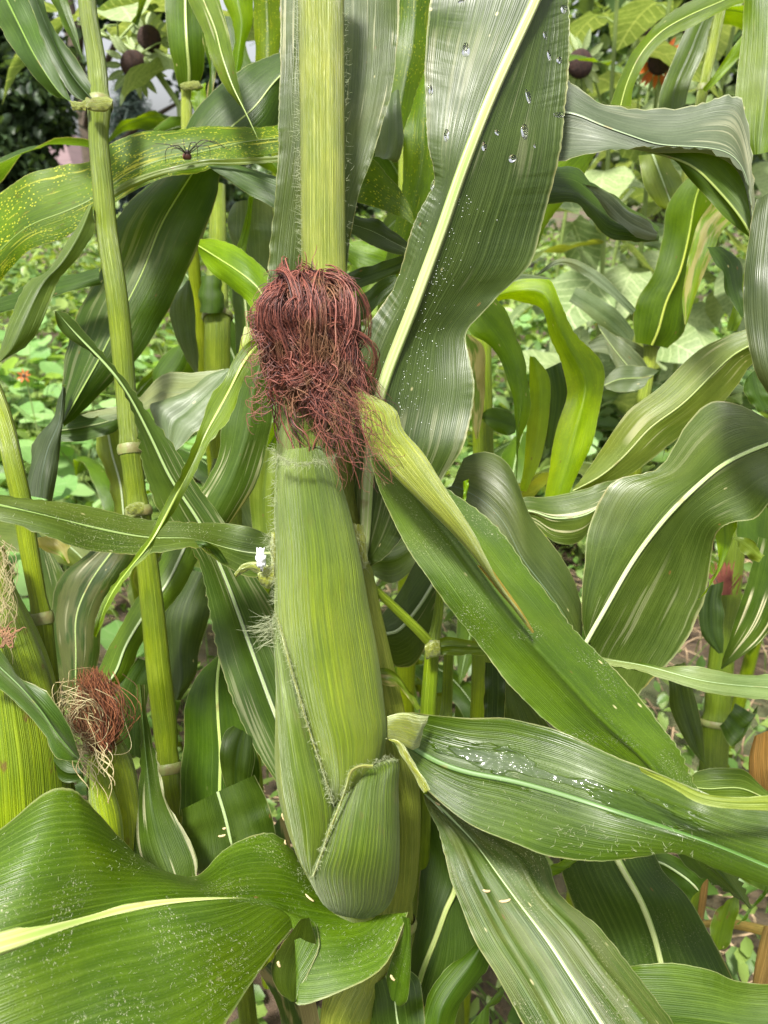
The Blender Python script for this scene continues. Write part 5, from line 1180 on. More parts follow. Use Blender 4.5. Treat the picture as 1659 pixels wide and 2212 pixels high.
leaf(Gp, [(830, 1400, 815, 1340), (860, 1445, 862, 1278, .5), (905, 1420, 905, 1200), (945, 1330, 935, 1178), (960, 1260, 960, 1200)], [.56], (0.055, 0.10, 0.03, 1), leaf_mat(scratch=.5), rib=(.003, .003), ribcol=RW, dl=.008, dr=.008)
leaf(Gp, [(790, 1180, 800, 1240), (850, 1150, 850, 1260), (900, 1130, 905, 1220), (950, 1110, 960, 1190)], [.60], (0.07, .12, .045, 1), leaf_mat())

# right of the main stalk, upper bright leaves behind
Kp = thing('corn_plant', 'corn plant behind the main stalk with backlit leaves left of the big cream ribbed blade', 'corn plant', P(900, 900, .80))
Kp.location.z = 0
stalk(Kp, [(880, -150, 34, .76), (880, 100, 36, .76), (880, 500, 40, .76), (885, 900, 44, .76)], col=(0.22, 0.32, 0.07, 1))
leaf(Kp, [(862, -120, 935, -120), (860, 0, 935, 0), (850, 100, 930, 100), (842, 170, 908, 180), (836, 230, 880, 300)], [.64], (0.10, 0.19, 0.025, 1), leaf_mat(trans=.55, edge=1, speck=.3), dl=.006, dr=.01)
leaf(Kp, [(938, 130, 945, 130), (905, 180, 950, 200), (882, 250, 950, 280), (872, 330, 950, 380), (862, 420, 925, 470), (842, 520, 895, 540), (825, 600, 870, 600), (815, 700, 850, 700)], [.62], (0.16, 0.29, 0.02, 1), leaf_mat(trans=.6, speck=.35, vein=.6), dl=.008, dr=.008)
leaf(Kp, [(835, 205, 862, 195), (818, 240, 868, 250), (812, 290, 872, 300), (812, 330, 862, 342), (805, 340, 850, 348)], [.60], (0.16, 0.21, 0.15, 1), leaf_mat(rough=.36), arch=.25, dl=.01)
leaf(Kp, [(755, 430, 760, 400), (785, 440, 800, 345), (830, 455, 838, 380), (865, 468, 875, 425), (900, 490, 902, 492)], [.56, .55], (0.11, 0.2, 0.02, 1), leaf_mat(trans=.55, speck=.5, edge=1.0))
leaf(Kp, [(750, 500, 752, 462), (800, 530, 810, 470), (850, 548, 850, 500), (885, 552, 888, 530)], [.57], (0.06, .10, .05, 1), leaf_mat(rough=.38), rib=(.001, .001), arch=.15)
leaf(Kp, [(745, 640, 745, 590), (800, 615, 800, 575), (860, 590, 850, 560), (900, 560, 890, 545)], [.58], (0.06, .11, .04, 1), leaf_mat(rough=.38), arch=.15)
leaf(Kp, [(745, 700, 748, 650), (785, 690, 790, 630), (830, 650, 835, 600), (860, 620, 855, 590)], [.56], (0.065, .12, .04, 1), leaf_mat(rough=.38), arch=.15)
leaf(Kp, [(750, 560, 752, 520), (790, 600, 810, 520), (850, 620, 880, 540)], [.70], (0.18, .34, .03, 1), leaf_mat(trans=.55))  # backlit brightness is painted into this leaf's green
leaf(Kp, [(1100, 600, 1060, 560), (1150, 560, 1110, 500), (1180, 500, 1150, 420), (1230, 420, 1190, 350), (1290, 330, 1240, 320)], [.62, .68], (0.15, 0.26, 0.03, 1), leaf_mat(trans=.6), dl=.01)
leaf(Kp, [(1165, 440, 1170, 360), (1188, 440, 1192, 362), (1240, 444, 1240, 376), (1275, 470, 1275, 402), (1320, 510, 1330, 430), (1370, 522, 1380, 462), (1418, 525, 1420, 492)], [.52, .53, .54], (0.055, 0.11, 0.025, 1), leaf_mat(rough=.36), dl=-.004, dr=.016, arch=.12)
leaf(Kp, [(1258, 395, 1262, 398), (1300, 440, 1310, 415), (1345, 495, 1360, 452), (1395, 515, 1405, 482), (1419, 516, 1421, 494)], [.517, .525], (0.20, 0.23, 0.20, 1), leaf_mat(rough=.36, trans=.15), name='leaf_fold', arch=.1)  # upper face of the dark blade, its whitish sheen put into the grey colour

# ================================================================== RIGHT BACK plants
Rp = thing('corn_plant', 'corn plant at the upper right with a leaf cupped round its thin stalk', 'corn plant', P(1385, 1000, .80))
Rp.location.z = 0
stalk(Rp, [(1585, -160, 22, .78), (1560, 0, 22, .78), (1540, 100, 22, .78), (1518, 195, 22, .78), (1480, 400, 24, .77), (1440, 600, 26, .76), (1408, 745, 28, .76), (1395, 830, 28, .76), (1382, 900, 30, .76), (1372, 1000, 32, .76)], col=(0.24, 0.33, 0.12, 1), nodes=[(1518, 195, .78), (1408, 748, .76)])
leaf(Rp, [(1375, 740, 1440, 752), (1368, 690, 1476, 715), (1380, 640, 1484, 640), (1412, 590, 1505, 580), (1432, 510, 1530, 510), (1440, 450, 1545, 430), (1470, 400, 1550, 380), (1520, 360, 1560, 350)], [.74, .72, .70], (0.12, 0.22, 0.025, 1), leaf_mat(trans=.55, vein=.5), rib=(.0028, .002), ribcol=(.4, .45, .08, 1), dl=.01, dr=.01, m=[(1408, 746), (1422, 715), (1440, 650), (1468, 590), (1488, 510), (1500, 440), (1515, 395), (1540, 355)])
leaf(Rp, [(1478, 700, 1484, 704), (1476, 640, 1500, 650), (1486, 560, 1530, 570), (1510, 480, 1560, 500), (1550, 420, 1600, 470)], [.71], (0.22, 0.38, 0.04, 1), leaf_mat(trans=.55, dry=.5, edge=1))
leaf(Rp, [(1318, 226, 1364, 230), (1340, 170, 1368, 190), (1372, 100, 1392, 140), (1420, 50, 1432, 90), (1480, 10, 1490, 60), (1550, -20, 1556, 30), (1620, -50, 1620, 0)], [.66, .64], (0.17, 0.28, 0.03, 1), leaf_mat(trans=.6, vein=.4), rib=(.0014, .001), ribcol=(.4, .45, .1, 1), dl=.006)
leaf(Rp, [(1420, 260, 1475, 262), (1428, 190, 1488, 190), (1462, 110, 1518, 120), (1495, 45, 1535, 60), (1530, 0, 1555, 5), (1560, -60, 1590, -60)], [.70], (0.07, 0.125, 0.025, 1), leaf_mat(rough=.4), dl=.01)
leaf(Rp, [(1518, 192, 1524, 200), (1540, 165, 1552, 175), (1570, 120, 1592, 130), (1600, 80, 1620, 95), (1640, 30, 1660, 50)], [.76, .74], (0.22, 0.38, 0.04, 1), leaf_mat(trans=.6))
leaf(Rp, [(1608, -60, 1720, -60), (1606, 0, 1720, 0), (1602, 80, 1720, 100), (1590, 190, 1720, 200), (1598, 280, 1690, 290), (1618, 336, 1660, 330)], [.56, .55], (0.14, 0.24, 0.045, 1), leaf_mat(trans=.55, scratch=.3), dl=.01)
leaf(Rp, [(1290, 700, 1300, 720), (1340, 730, 1330, 800), (1390, 780, 1350, 830), (1410, 815, 1380, 830)], [.72], (0.17, .2, .17, 1), leaf_mat(rough=.36), rib=(.001, .001))
leaf(Rp, [(1300, 825, 1310, 840), (1340, 790, 1340, 848), (1390, 792, 1385, 840), (1425, 800, 1400, 820)], [.70], (0.15, .19, .14, 1), leaf_mat(rough=.36), rib=(.001, .001))
leaf(Rp, [(1270, 740, 1280, 760), (1310, 720, 1320, 770), (1370, 740, 1370, 800), (1400, 760, 1400, 800)], [.78], (0.16, .19, .16, 1), leaf_mat(rough=.36))
leaf(Rp, [(1150, 600, 1170, 590), (1200, 560, 1210, 572), (1250, 562, 1250, 585), (1310, 600, 1300, 625), (1375, 668, 1365, 680)], [.70], (0.16, .2, .17, 1), leaf_mat(rough=.36), arch=.2)
leaf(Rp, [(1230, 650, 1245, 620), (1280, 690, 1290, 640), (1330, 730, 1340, 680), (1360, 760, 1370, 720)], [.86], (0.14, .19, .13, 1), leaf_mat(rough=.36))
leaf(Rp, [(1380, 335, 1440, 330), (1392, 400, 1478, 400), (1420, 440, 1480, 440), (1440, 450, 1470, 460)], [.76], PG, leaf_mat(), rib=(.003, .002), ribcol=RW)
leaf(Rp, [(1525, 535, 1560, 532), (1545, 580, 1598, 560), (1570, 630, 1604, 630), (1600, 690, 1608, 680)], [.64], DG, leaf_mat())
leaf(Rp, [(1570, 715, 1590, 715), (1590, 640, 1620, 640), (1605, 590, 1630, 590), (1618, 560, 1640, 560)], [.66], (0.22, 0.38, 0.04, 1), leaf_mat(trans=.6))
leaf(Rp, [(1608, 820, 1640, 790), (1610, 850, 1659, 850), (1640, 890, 1670, 880)], [.60], DG, leaf_mat(rough=.36))
leaf(Rp, [(1430, 1000, 1450, 900), (1440, 960, 1500, 860), (1480, 920, 1560, 820), (1540, 870, 1620, 840)], [.62], (0.12, .16, .11, 1), leaf_mat(rough=.36))
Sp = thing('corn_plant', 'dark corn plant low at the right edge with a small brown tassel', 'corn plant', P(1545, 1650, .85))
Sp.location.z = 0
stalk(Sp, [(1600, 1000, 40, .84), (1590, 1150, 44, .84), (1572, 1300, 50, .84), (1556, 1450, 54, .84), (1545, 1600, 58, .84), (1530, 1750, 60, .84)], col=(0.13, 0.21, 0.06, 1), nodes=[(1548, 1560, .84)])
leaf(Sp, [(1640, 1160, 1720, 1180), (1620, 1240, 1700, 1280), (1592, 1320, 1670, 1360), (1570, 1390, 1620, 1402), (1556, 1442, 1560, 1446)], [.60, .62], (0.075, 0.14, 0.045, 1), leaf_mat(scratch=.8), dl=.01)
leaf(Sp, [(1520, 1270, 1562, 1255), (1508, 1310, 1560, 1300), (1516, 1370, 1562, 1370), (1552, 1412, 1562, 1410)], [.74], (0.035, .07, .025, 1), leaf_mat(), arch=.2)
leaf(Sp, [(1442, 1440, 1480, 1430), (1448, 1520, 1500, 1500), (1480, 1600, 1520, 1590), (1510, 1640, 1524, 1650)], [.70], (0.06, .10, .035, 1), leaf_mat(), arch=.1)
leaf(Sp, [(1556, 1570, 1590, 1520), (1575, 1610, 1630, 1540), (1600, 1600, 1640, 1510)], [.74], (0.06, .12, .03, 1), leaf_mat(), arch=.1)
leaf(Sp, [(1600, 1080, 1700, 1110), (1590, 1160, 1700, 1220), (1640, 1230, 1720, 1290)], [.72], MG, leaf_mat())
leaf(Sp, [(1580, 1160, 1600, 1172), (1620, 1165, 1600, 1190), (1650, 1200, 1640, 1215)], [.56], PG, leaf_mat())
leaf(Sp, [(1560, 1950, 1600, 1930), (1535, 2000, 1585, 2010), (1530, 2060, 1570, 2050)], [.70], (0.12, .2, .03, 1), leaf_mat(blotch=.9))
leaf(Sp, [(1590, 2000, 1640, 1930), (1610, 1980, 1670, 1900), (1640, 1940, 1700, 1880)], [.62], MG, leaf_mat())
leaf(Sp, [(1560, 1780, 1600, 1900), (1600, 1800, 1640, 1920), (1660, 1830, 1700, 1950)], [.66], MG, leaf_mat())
# small broken plant right of the ear
Mp = thing('corn_plant', 'small broken side plant with a sharp elbow just right of the ear', 'corn plant', P(925, 1600, .47))
Mp.location.z = 0
stalk(Mp, [(952, 1270, 18, .475), (946, 1330, 22, .475), (934, 1400, 28, .47), (930, 1450, 32, .47), (924, 1540, 34, .47), (915, 1700, 36, .48)], col=(0.20, 0.31, 0.08, 1), nodes=[(934, 1400, .47)])
stalk(Mp, [(972, 1380, 22, .52), (968, 1440, 22, .52), (965, 1520, 24, .52), (955, 1620, 26, .52)], col=(0.18, 0.28, 0.06, 1), name='side_stalk')
stalk(Mp, [(772, 1232, 14, .47), (805, 1268, 18, .47), (850, 1310, 20, .47), (900, 1358, 22, .47), (932, 1392, 22, .47)], col=(0.22, 0.33, 0.09, 1), ground=False, name='side_stalk')
leaf(Mp, [(936, 1385, 938, 1418), (965, 1376, 970, 1415), (1010, 1382, 1010, 1414), (1060, 1392, 1060, 1412)], [.455], (0.17, 0.26, 0.07, 1), leaf_mat(vein=.7), arch=.3)
collar(Mp, [(918, 1395, 920, 1425), (935, 1384, 935, 1420), (950, 1382, 952, 1416)], [.455], .004)
leaf(Mp, [(815, 1442, 815, 1475), (850, 1448, 850, 1480), (885, 1490, 880, 1505), (910, 1530, 900, 1535)], [.44], (0.13, 0.2, 0.06, 1), leaf_mat(dry=.7), ruffle=.003)
leaf(Mp, [(1000, 1040, 1012, 1035), (1002, 1060, 1012, 1055), (996, 1085, 1004, 1088)], [.45], (0.22, 0.38, 0.04, 1), leaf_mat())
# lower middle, behind the lower front blade
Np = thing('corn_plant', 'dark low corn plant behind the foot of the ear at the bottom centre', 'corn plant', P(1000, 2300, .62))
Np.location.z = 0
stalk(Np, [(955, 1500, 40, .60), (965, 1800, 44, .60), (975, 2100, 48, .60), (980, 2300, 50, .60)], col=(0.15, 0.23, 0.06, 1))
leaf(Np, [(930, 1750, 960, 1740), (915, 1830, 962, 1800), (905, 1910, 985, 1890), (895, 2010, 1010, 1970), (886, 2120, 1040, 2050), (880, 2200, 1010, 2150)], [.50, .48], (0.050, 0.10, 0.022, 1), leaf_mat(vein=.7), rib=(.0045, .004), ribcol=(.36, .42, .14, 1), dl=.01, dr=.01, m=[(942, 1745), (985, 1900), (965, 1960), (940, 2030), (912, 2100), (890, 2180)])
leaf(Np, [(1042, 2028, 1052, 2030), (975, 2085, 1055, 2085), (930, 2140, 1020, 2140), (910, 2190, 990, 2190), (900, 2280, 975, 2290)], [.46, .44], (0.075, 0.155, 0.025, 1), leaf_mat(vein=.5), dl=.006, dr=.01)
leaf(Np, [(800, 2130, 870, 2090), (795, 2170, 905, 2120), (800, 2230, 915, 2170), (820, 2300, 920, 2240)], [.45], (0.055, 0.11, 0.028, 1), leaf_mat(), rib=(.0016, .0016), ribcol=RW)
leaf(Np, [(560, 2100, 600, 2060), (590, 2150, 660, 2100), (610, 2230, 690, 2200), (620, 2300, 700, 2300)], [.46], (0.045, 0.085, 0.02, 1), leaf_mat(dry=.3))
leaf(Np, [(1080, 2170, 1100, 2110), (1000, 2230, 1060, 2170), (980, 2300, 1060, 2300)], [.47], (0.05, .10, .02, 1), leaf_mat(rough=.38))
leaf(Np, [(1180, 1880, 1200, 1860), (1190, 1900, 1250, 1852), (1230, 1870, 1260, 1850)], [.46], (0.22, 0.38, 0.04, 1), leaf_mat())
# ================================================================== corn further back
corn_grown(-170, 1.0, 1.1, 1, 'corn plant behind the far left ears, mostly cut off by the frame', nl=6)
corn_grown(560, 1.15, .85, 2, 'corn plant standing behind the ear to its left, shaded', nl=6, Lr=(.3, .45))
corn_grown(720, 1.3, 1.35, 3, 'tall corn plant directly behind the main stalk', nl=8, Lr=(.35, .5))
corn_grown(930, 1.5, 1.5, 4, 'tall corn plant behind the cream ribbed blade', nl=8, Lr=(.35, .5), elev=(65, 80))
corn_grown(1090, 1.1, .7, 5, 'short corn plant under the arching bright leaves', nl=5, Lr=(.3, .4))
corn_grown(620, 1.8, 1.8, 6, 'tallest distant corn plant at the top left of the main stalk', nl=9, Lr=(.35, .5), elev=(65, 80))
corn_grown(1680, 1.3, 1.2, 7, 'corn plant beyond the right edge blade', nl=7, Lr=(.3, .45), elev=(65, 80))
corn_grown(1330, 1.0, .42, 8, 'young corn plant low behind the white ribbed blade', hmin=.1, nl=5, Lr=(.22, .32))
corn_grown(300, 1.3, .55, 9, 'young corn plant low behind the left stalk', hmin=.1, nl=5, Lr=(.25, .35))
corn_grown(860, .95, .5, 10, 'young corn plant in the shade behind the foot of the ear', hmin=.1, nl=6, Lr=(.22, .32))

# ================================================================== silk of the main ear
def strand_mat(name, c1, c2, c3, rough=.5):
    m, t = new_mat(name); b = NB(t)
    ge = b.n('ShaderNodeNewGeometry'); ri = ge.outputs['Random Per Island']
    n = b.noise(ge.outputs['Position'], 60.0, 2)
    c = b.mix(b.ramp(ri, .1, .7), c1 + (1,), c2 + (1,))
    c = b.mix(b.ramp(n, .52, .72, 0, .8), c, c3 + (1,))
    pr = b.n('ShaderNodeBsdfPrincipled'); b.put(pr.inputs['Base Color'], c); pr.inputs['Roughness'].default_value = rough
    pr.inputs['Specular IOR Level'].default_value = .5
    tr = b.n('ShaderNodeBsdfTranslucent'); b.put(tr.inputs['Color'], c)
    mx = b.n('ShaderNodeMixShader'); mx.inputs[0].default_value = .2
    out = b.n('ShaderNodeOutputMaterial')
    t.links.new(pr.outputs[0], mx.inputs[1]); t.links.new(tr.outputs[0], mx.inputs[2]); t.links.new(mx.outputs[0], out.inputs[0])
    return m
SILK = strand_mat('red_silk', (0.045, 0.014, 0.013), (0.235, 0.075, 0.052), (0.20, 0.105, 0.048))
def silk():
    r_ = np.random.RandomState(77)
    u_ = PX(.39)
    c = np.array(P(662, 716, .398))
    right, up, fw = CRN[:, 0], nrm(CRN[:, 1] + np.array([0, -.06, .06])), -CRN[:, 2]
    paths, rad = [], []
    for lock in range(185):
        a0 = r_.rand() * 6.283                      # azimuth, 0 = right, -pi/2 = towards the viewer
        if r_.rand() < .5: a0 = -math.pi / 2 + r_.randn() * .95
        lay0 = r_.rand() ** .5
        c0, s0 = math.cos(a0), math.sin(a0)
        Rx0 = (.0130 + .0105 * lay0) * (1 + .07 * r_.randn()) * (1.08 if c0 > 0 else 1.0)
        Rz0 = (.010 + .0135 * lay0) * (1 + .20 * r_.randn())
        L0 = r_.uniform(.010, .044) + (.012 if c0 > .1 else 0)
        if s0 < -.2 and -.7 < c0 < .8 and r_.rand() < .62: L0 = r_.uniform(.026, .062)
        k0 = .42 - .14 * r_.rand(); nar = .36 + .24 * r_.rand()
        sw1, sw2, swp, swf = r_.randn() * 1.0, 1.1 * r_.rand(), r_.rand() * 6, r_.uniform(2, 6)
        dr0 = .0075 + .005 * r_.randn()
        am0 = .0018 + .0060 * r_.rand() ** 1.3
        W = [(r_.uniform(4, 10), r_.rand(3) * 6, 1.0), (r_.uniform(9, 18), r_.rand(3) * 6, .42)]
        st0 = r_.randn(2) * .0060
        for q_ in range(r_.randint(6, 26)):
            s = np.linspace(0, 1, 28)
            az = a0 + r_.randn() * .12 + 1.15 * sw1 * s ** .55 + sw2 * (np.sin(s * swf + swp) - math.sin(swp)) * s ** .3 + r_.randn() * .16 * s
            ca, sa = np.cos(az), np.sin(az)
            k = k0
            L = L0 * (1 + .16 * r_.randn())
            th = np.clip(s / k, 0, 1) * math.pi / 2
            fall = np.clip((s - k * .8) / (1 - k * .8), 0, 1)
            rr = Rx0 * (1 + .05 * r_.randn()) * np.sin(th) * (1 - nar * fall ** 1.3)
            z = Rz0 * (1 + .05 * r_.randn()) * np.cos(th) - L * fall ** 1.2
            drift = fall ** 1.6 * (dr0 + .0012 * r_.randn()) * (1.6 if c0 > .2 else .8)
            X = rr * ca + drift; Y = rr * sa * .95
            for f_, ph_, g_ in W:
                am = am0 * g_
                X = X + am * np.sin(s * f_ + ph_[0]) * s; Y = Y + am * np.sin(s * f_ + ph_[1]) * s; z = z + .8 * am * np.sin(s * f_ + ph_[2]) * s
            fr = .0005 + .0024 * r_.rand() ** 2
            f3 = r_.uniform(12, 30)
            X = X + fr * np.sin(s * f3 + r_.rand() * 6) * s; z = z + fr * np.sin(s * f3 * .9 + r_.rand() * 6) * s; Y = Y + fr * np.cos(s * f3 + r_.rand() * 6) * s
            X = X + (st0[0] + r_.randn() * .0006) * (1 - s); Y = Y + st0[1] * (1 - s)
            p = c + X[:, None] * right + Y[:, None] * fw + z[:, None] * up
            paths.append(p); rad.append(r_.choice([.00013, .00018, .00025, .00042], p=[.34, .34, .24, .08]))
    # stray curls wandering over the mass
    for i in range(500):
        az = (-math.pi / 2 + r_.randn() * 1.1) if r_.rand() < .75 else r_.rand() * 6.28
        zz = r_.uniform(-.040, .026)
        s = np.linspace(0, 1, 24)
        d0 = r_.rand() * 6.28; turn = r_.uniform(-4, 4)
        dd = d0 + turn * s + .8 * np.sin(s * r_.uniform(4, 12) + r_.rand() * 6)
        ln_ = r_.uniform(.014, .045)
        A_ = az + np.cumsum(np.cos(dd)) / 24 * ln_ / .026; Z_ = zz + np.cumsum(np.sin(dd) - .30) / 24 * ln_
        rad_ = np.where(Z_ > 0, (.0235 + .004 * (i % 7) / 7) * np.sqrt(np.maximum(0.02, 1 - (Z_ / .030) ** 2)), (.0235 + .004 * (i % 7) / 7) * (1 + Z_ * 5.0)) + .0012 * np.sin(s * 9 + i) + .0008
        dx = np.where(Z_ < 0, -Z_ * .10, 0)
        p = c + (rad_ * np.cos(A_) + dx)[:, None] * right + (rad_ * np.sin(A_) * .95)[:, None] * fw + Z_[:, None] * up
        paths.append(p); rad.append(r_.choice([.00018, .00026, .00040]))
    # hairs standing out at the crown
    for i in range(420):
        a = r_.rand() * 6.283; s = np.linspace(0, 1, 12); L = r_.uniform(.008, .020)
        q = np.array([math.cos(a), math.sin(a) * .8, 0])
        base = c + q * .014 * r_.rand() + up * r_.uniform(.016, .023)
        p = base + q[None, :] * (L * s)[:, None] * .9 + up * (L * (s * 1.0 - s ** 2 * r_.uniform(.6, 1.7)))[:, None] + r_.randn(12, 3).cumsum(0) * .0003
        paths.append(p); rad.append(.00022)
    # loose ends lying over the pale husk to the lower right and curling out at the left
    for i in range(75):
        x0, y0 = r_.uniform(660, 790), r_.uniform(820, 940)
        x1, y1 = x0 + r_.uniform(30, 110), y0 + r_.uniform(50, 150)
        s = np.linspace(0, 1, 22)
        X = x0 + (x1 - x0) * s + 15 * np.sin(s * r_.uniform(5, 14) + r_.rand() * 6) * s ** .7
        Y = y0 + (y1 - y0) * s ** 1.2 + 15 * np.sin(s * r_.uniform(5, 14) + r_.rand() * 6) * s ** .7
        paths.append(Pn(X, Y, .358 + .004 * r_.rand() + .003 * s)); rad.append(.00016)
    for i in range(80):
        x0, y0 = r_.uniform(555, 600), r_.uniform(640, 900); s = np.linspace(0, 1, 16); q = r_.uniform(10, 40)
        X = x0 - q * np.sin(s * 2.6); Y = y0 + s * r_.uniform(10, 60) + 5 * np.sin(s * 9)
        paths.append(Pn(X, Y, .375 + 0 * s)); rad.append(.00018)
    V, F = tubes(paths, rad, 4, .45)
    tag(mesh_obj('silk', V, F, SILK, ear), 'tangled dark red silk hanging over the ear tip', kind='stuff')
silk()
# ================================================================== straw and rust silk of the left ear
def silk2():
    r_ = np.random.RandomState(5)
    RUST = strand_mat('rust_silk', (0.08, 0.025, 0.012), (0.24, 0.085, 0.035), (0.26, 0.15, 0.07))
    STRAW = strand_mat('straw_silk', (0.34, 0.28, 0.13), (0.46, 0.40, 0.22), (0.26, 0.17, 0.08))
    paths, rad = [], []
    for i in range(620):
        s = np.linspace(0, 1, 14)
        x0 = 218 + r_.randn() * 13; y0 = 1590 + r_.rand() * 40
        x1 = 205 + r_.randn() * 20; y1 = 1440 + r_.rand() * 90
        bow = r_.randn() * 24
        X = x0 + (x1 - x0) * s + bow * np.sin(s * 3.1) + 3 * np.sin(s * 14 + r_.rand() * 6)
        Y = y0 + (y1 - y0) * s + 4 * np.sin(s * 11 + r_.rand() * 6)
        paths.append(Pn(X, Y, .418 + r_.randn() * .006 + 0 * s)); rad.append(.00022)
    V, F = tubes(paths, rad, 3, .6)
    tag(mesh_obj('silk', V, F, RUST, D2), 'rusty brown tuft of silk', kind='stuff')
    paths, rad = [], []
    for i in range(60):
        s = np.linspace(0, 1, 30)
        cx, cy = 178 + r_.randn() * 14, 1560 + r_.randn() * 20
        rx, ry = r_.uniform(20, 55), r_.uniform(30, 75)
        a0 = r_.rand() * 6.28; sp = r_.uniform(2.0, 5.0) * r_.choice([-1, 1])
        X = cx + rx * np.cos(a0 + sp * s) + 5 * np.sin(s * 13 + a0); Y = cy + ry * np.sin(a0 + sp * s) + 5 * np.sin(s * 11)
        X = X + (Y - 1560) * .28
        paths.append(Pn(X, Y, .405 + .010 * np.sin(s * 5 + a0))); rad.append(r_.uniform(.00012, .00022))
    for i in range(18):
        s = np.linspace(0, 1, 20); x0, y0 = 200 + r_.randn() * 14, 1600 + r_.rand() * 30
        X = x0 + 12 * np.sin(s * 5 + r_.rand() * 6) + 20 * s; Y = y0 + s * r_.uniform(40, 110)
        paths.append(Pn(X, Y, .395 + .0 * s)); rad.append(.00022)
    V, F = tubes(paths, rad, 4, .8)
    tag(mesh_obj('silk', V, F, STRAW, D2), 'pale straw coloured loops of silk', kind='stuff')
    paths = []
    for i in range(60):
        s = np.linspace(0, 1, 14); x0, y0 = r_.uniform(-10, 25), r_.uniform(1150, 1330)
        X = x0 + 14 * np.sin(s * 4 + r_.rand() * 6); Y = y0 + s * r_.uniform(30, 120)
        paths.append(Pn(X, Y, .39 + .004 * r_.randn() + 0 * s))
    V, F = tubes(paths, [.0002] * 60, 3, .6)
    tag(mesh_obj('silk', V, F, STRAW, D1), 'thin brown silk at the left edge', kind='stuff')
    DRYB = simple_mat('dry_brown', (0.22, 0.12, 0.06), 0.9, .8, 120.0, (0.08, 0.04, 0.02))
    paths = []
    for i in range(40):
        s = np.linspace(0, 1, 8); x0, y0 = r_.uniform(-5, 34), r_.uniform(1360, 1400)
        paths.append(Pn(x0 + s * r_.randn() * 18, y0 - s * r_.uniform(0, 20) + 4 * np.sin(s * 6), .378 + 0 * s))
    V, F = tubes(paths, [.0005] * 40, 4, .3)
    tag(mesh_obj('dried_tip', V, F, DRYB, D1), kind='stuff')
silk2()
# ================================================================== fuzz
def fuzz(parent, lines, n, ln, seed=1, name='fuzz', r=.00009, spread=1.0, outward=None):
    r_ = np.random.RandomState(seed)
    paths = []
    for pts, d in lines:
        pts = np.array(pts, float); D = interp_list(d, len(pts))
        C = np.stack([pts[:, 0], pts[:, 1], D], -1)
        m_ = int(n * np.linalg.norm(np.diff(pts, axis=0), axis=1).sum() / 100)
        t = r_.rand(m_) * (len(pts) - 1)
        q = cr(C, t)
        for x, y, dd in q:
            p = np.array(P(x + r_.randn() * 3 * spread, y + r_.randn() * 3 * spread, dd))
            dv = r_.randn(3); dv[1] = -abs(dv[1]) * .8
            if outward: dv = dv * .6 + CRN[:, 0] * outward[0] + np.array([0, 0, 1]) * outward[1]
            dv /= np.linalg.norm(dv)
            s = np.linspace(0, 1, 4)[:, None]
            paths.append(p + dv * s * ln * r_.uniform(.4, 1.2) + r_.randn(3) * s ** 2 * ln * .25)
    V, F = tubes(paths, [r] * len(paths), 3, .3)
    tag(mesh_obj(name, V, F, FUZZ, parent), kind='stuff')
FUZZ = simple_mat('plant_hair', (0.42, 0.47, 0.28), 0.5, .3, 20.0, (0.5, 0.5, 0.3), trans=.4, tcol=(1, 1, .9, 1))
fuzz(ear, [([(592, 1320), (606, 1370), (624, 1430), (644, 1500), (672, 1590), (702, 1680), (718, 1736)], [.392, .382, .375, .370, .370, .372])], 110, .0022)
fuzz(ear, [([(590, 1330), (586, 1360), (594, 1390)], [.392, .39])], 130, .010, 2, outward=(-1.2, -.1), spread=2)
fuzz(ear, [([(676, 1894), (694, 1844), (710, 1796), (730, 1746), (746, 1700), (758, 1664), (790, 1652), (830, 1640), (858, 1640)], [.376, .364, .362, .364, .366, .37, .385])], 110, .0020, 3)
fuzz(ear, [([(592, 960), (596, 1010), (592, 1120), (594, 1220), (596, 1310)], [.39])], 60, .0035, 4, outward=(-1.0, 0))
fuzz(ear, [([(600, 985), (630, 1000), (680, 1000), (725, 990)], [.378, .372, .378])], 190, .0042, 5)
fuzz(A, [([(644, 0), (646, 200), (650, 400), (655, 560)], [.455])], 50, .0040, 6, outward=(-1.0, .2))
fuzz(A, [([(745, 0), (748, 200), (750, 560)], [.455])], 16, .0030, 7, outward=(1.0, .2))
fuzz(A, [([(580, 1150), (588, 1190), (592, 1240)], [.40])], 90, .005, 8, outward=(-.6, .4))
fuzz(A, [([(772, 1150), (780, 1200), (785, 1228)], [.43])], 90, .004, 9)
# short bristles on the front of the husk and great blade
def bristles(o, boxes, n, ln, seed, parent, r=.00009):
    r_ = np.random.RandomState(seed); paths = []
    for k in range(n):
        x0, y0, x1, y1 = boxes[r_.randint(len(boxes))]
        h = on_leaf(o, r_.uniform(x0, x1), r_.uniform(y0, y1))
        if h is None: continue
        p, nn = np.array(h[0]), np.array(h[1])
        dv = nn * .5 + r_.randn(3) * .6; dv /= np.linalg.norm(dv)
        s = np.linspace(0, 1, 3)[:, None]
        paths.append(p + nn * .0001 + dv * s * ln * r_.uniform(.4, 1.3))
    if paths:
        V, F = tubes(paths, [r] * len(paths), 3, .4)
        tag(mesh_obj('bristles', V, F, FUZZ, parent), kind='stuff')
bristles(BIG, [(0, 1800, 300, 1900), (250, 1990, 640, 2200), (640, 1850, 700, 1930), (0, 2060, 560, 2212), (660, 2000, 850, 2120)], 800, .0015, 1, BIG, .00007)
bristles(WET, [(930, 1660, 1200, 1840), (1200, 1780, 1500, 1870)], 260, .0025, 2, WET)
bristles(HOR, [(0, 1080, 560, 1200)], 160, .002, 3, HOR)
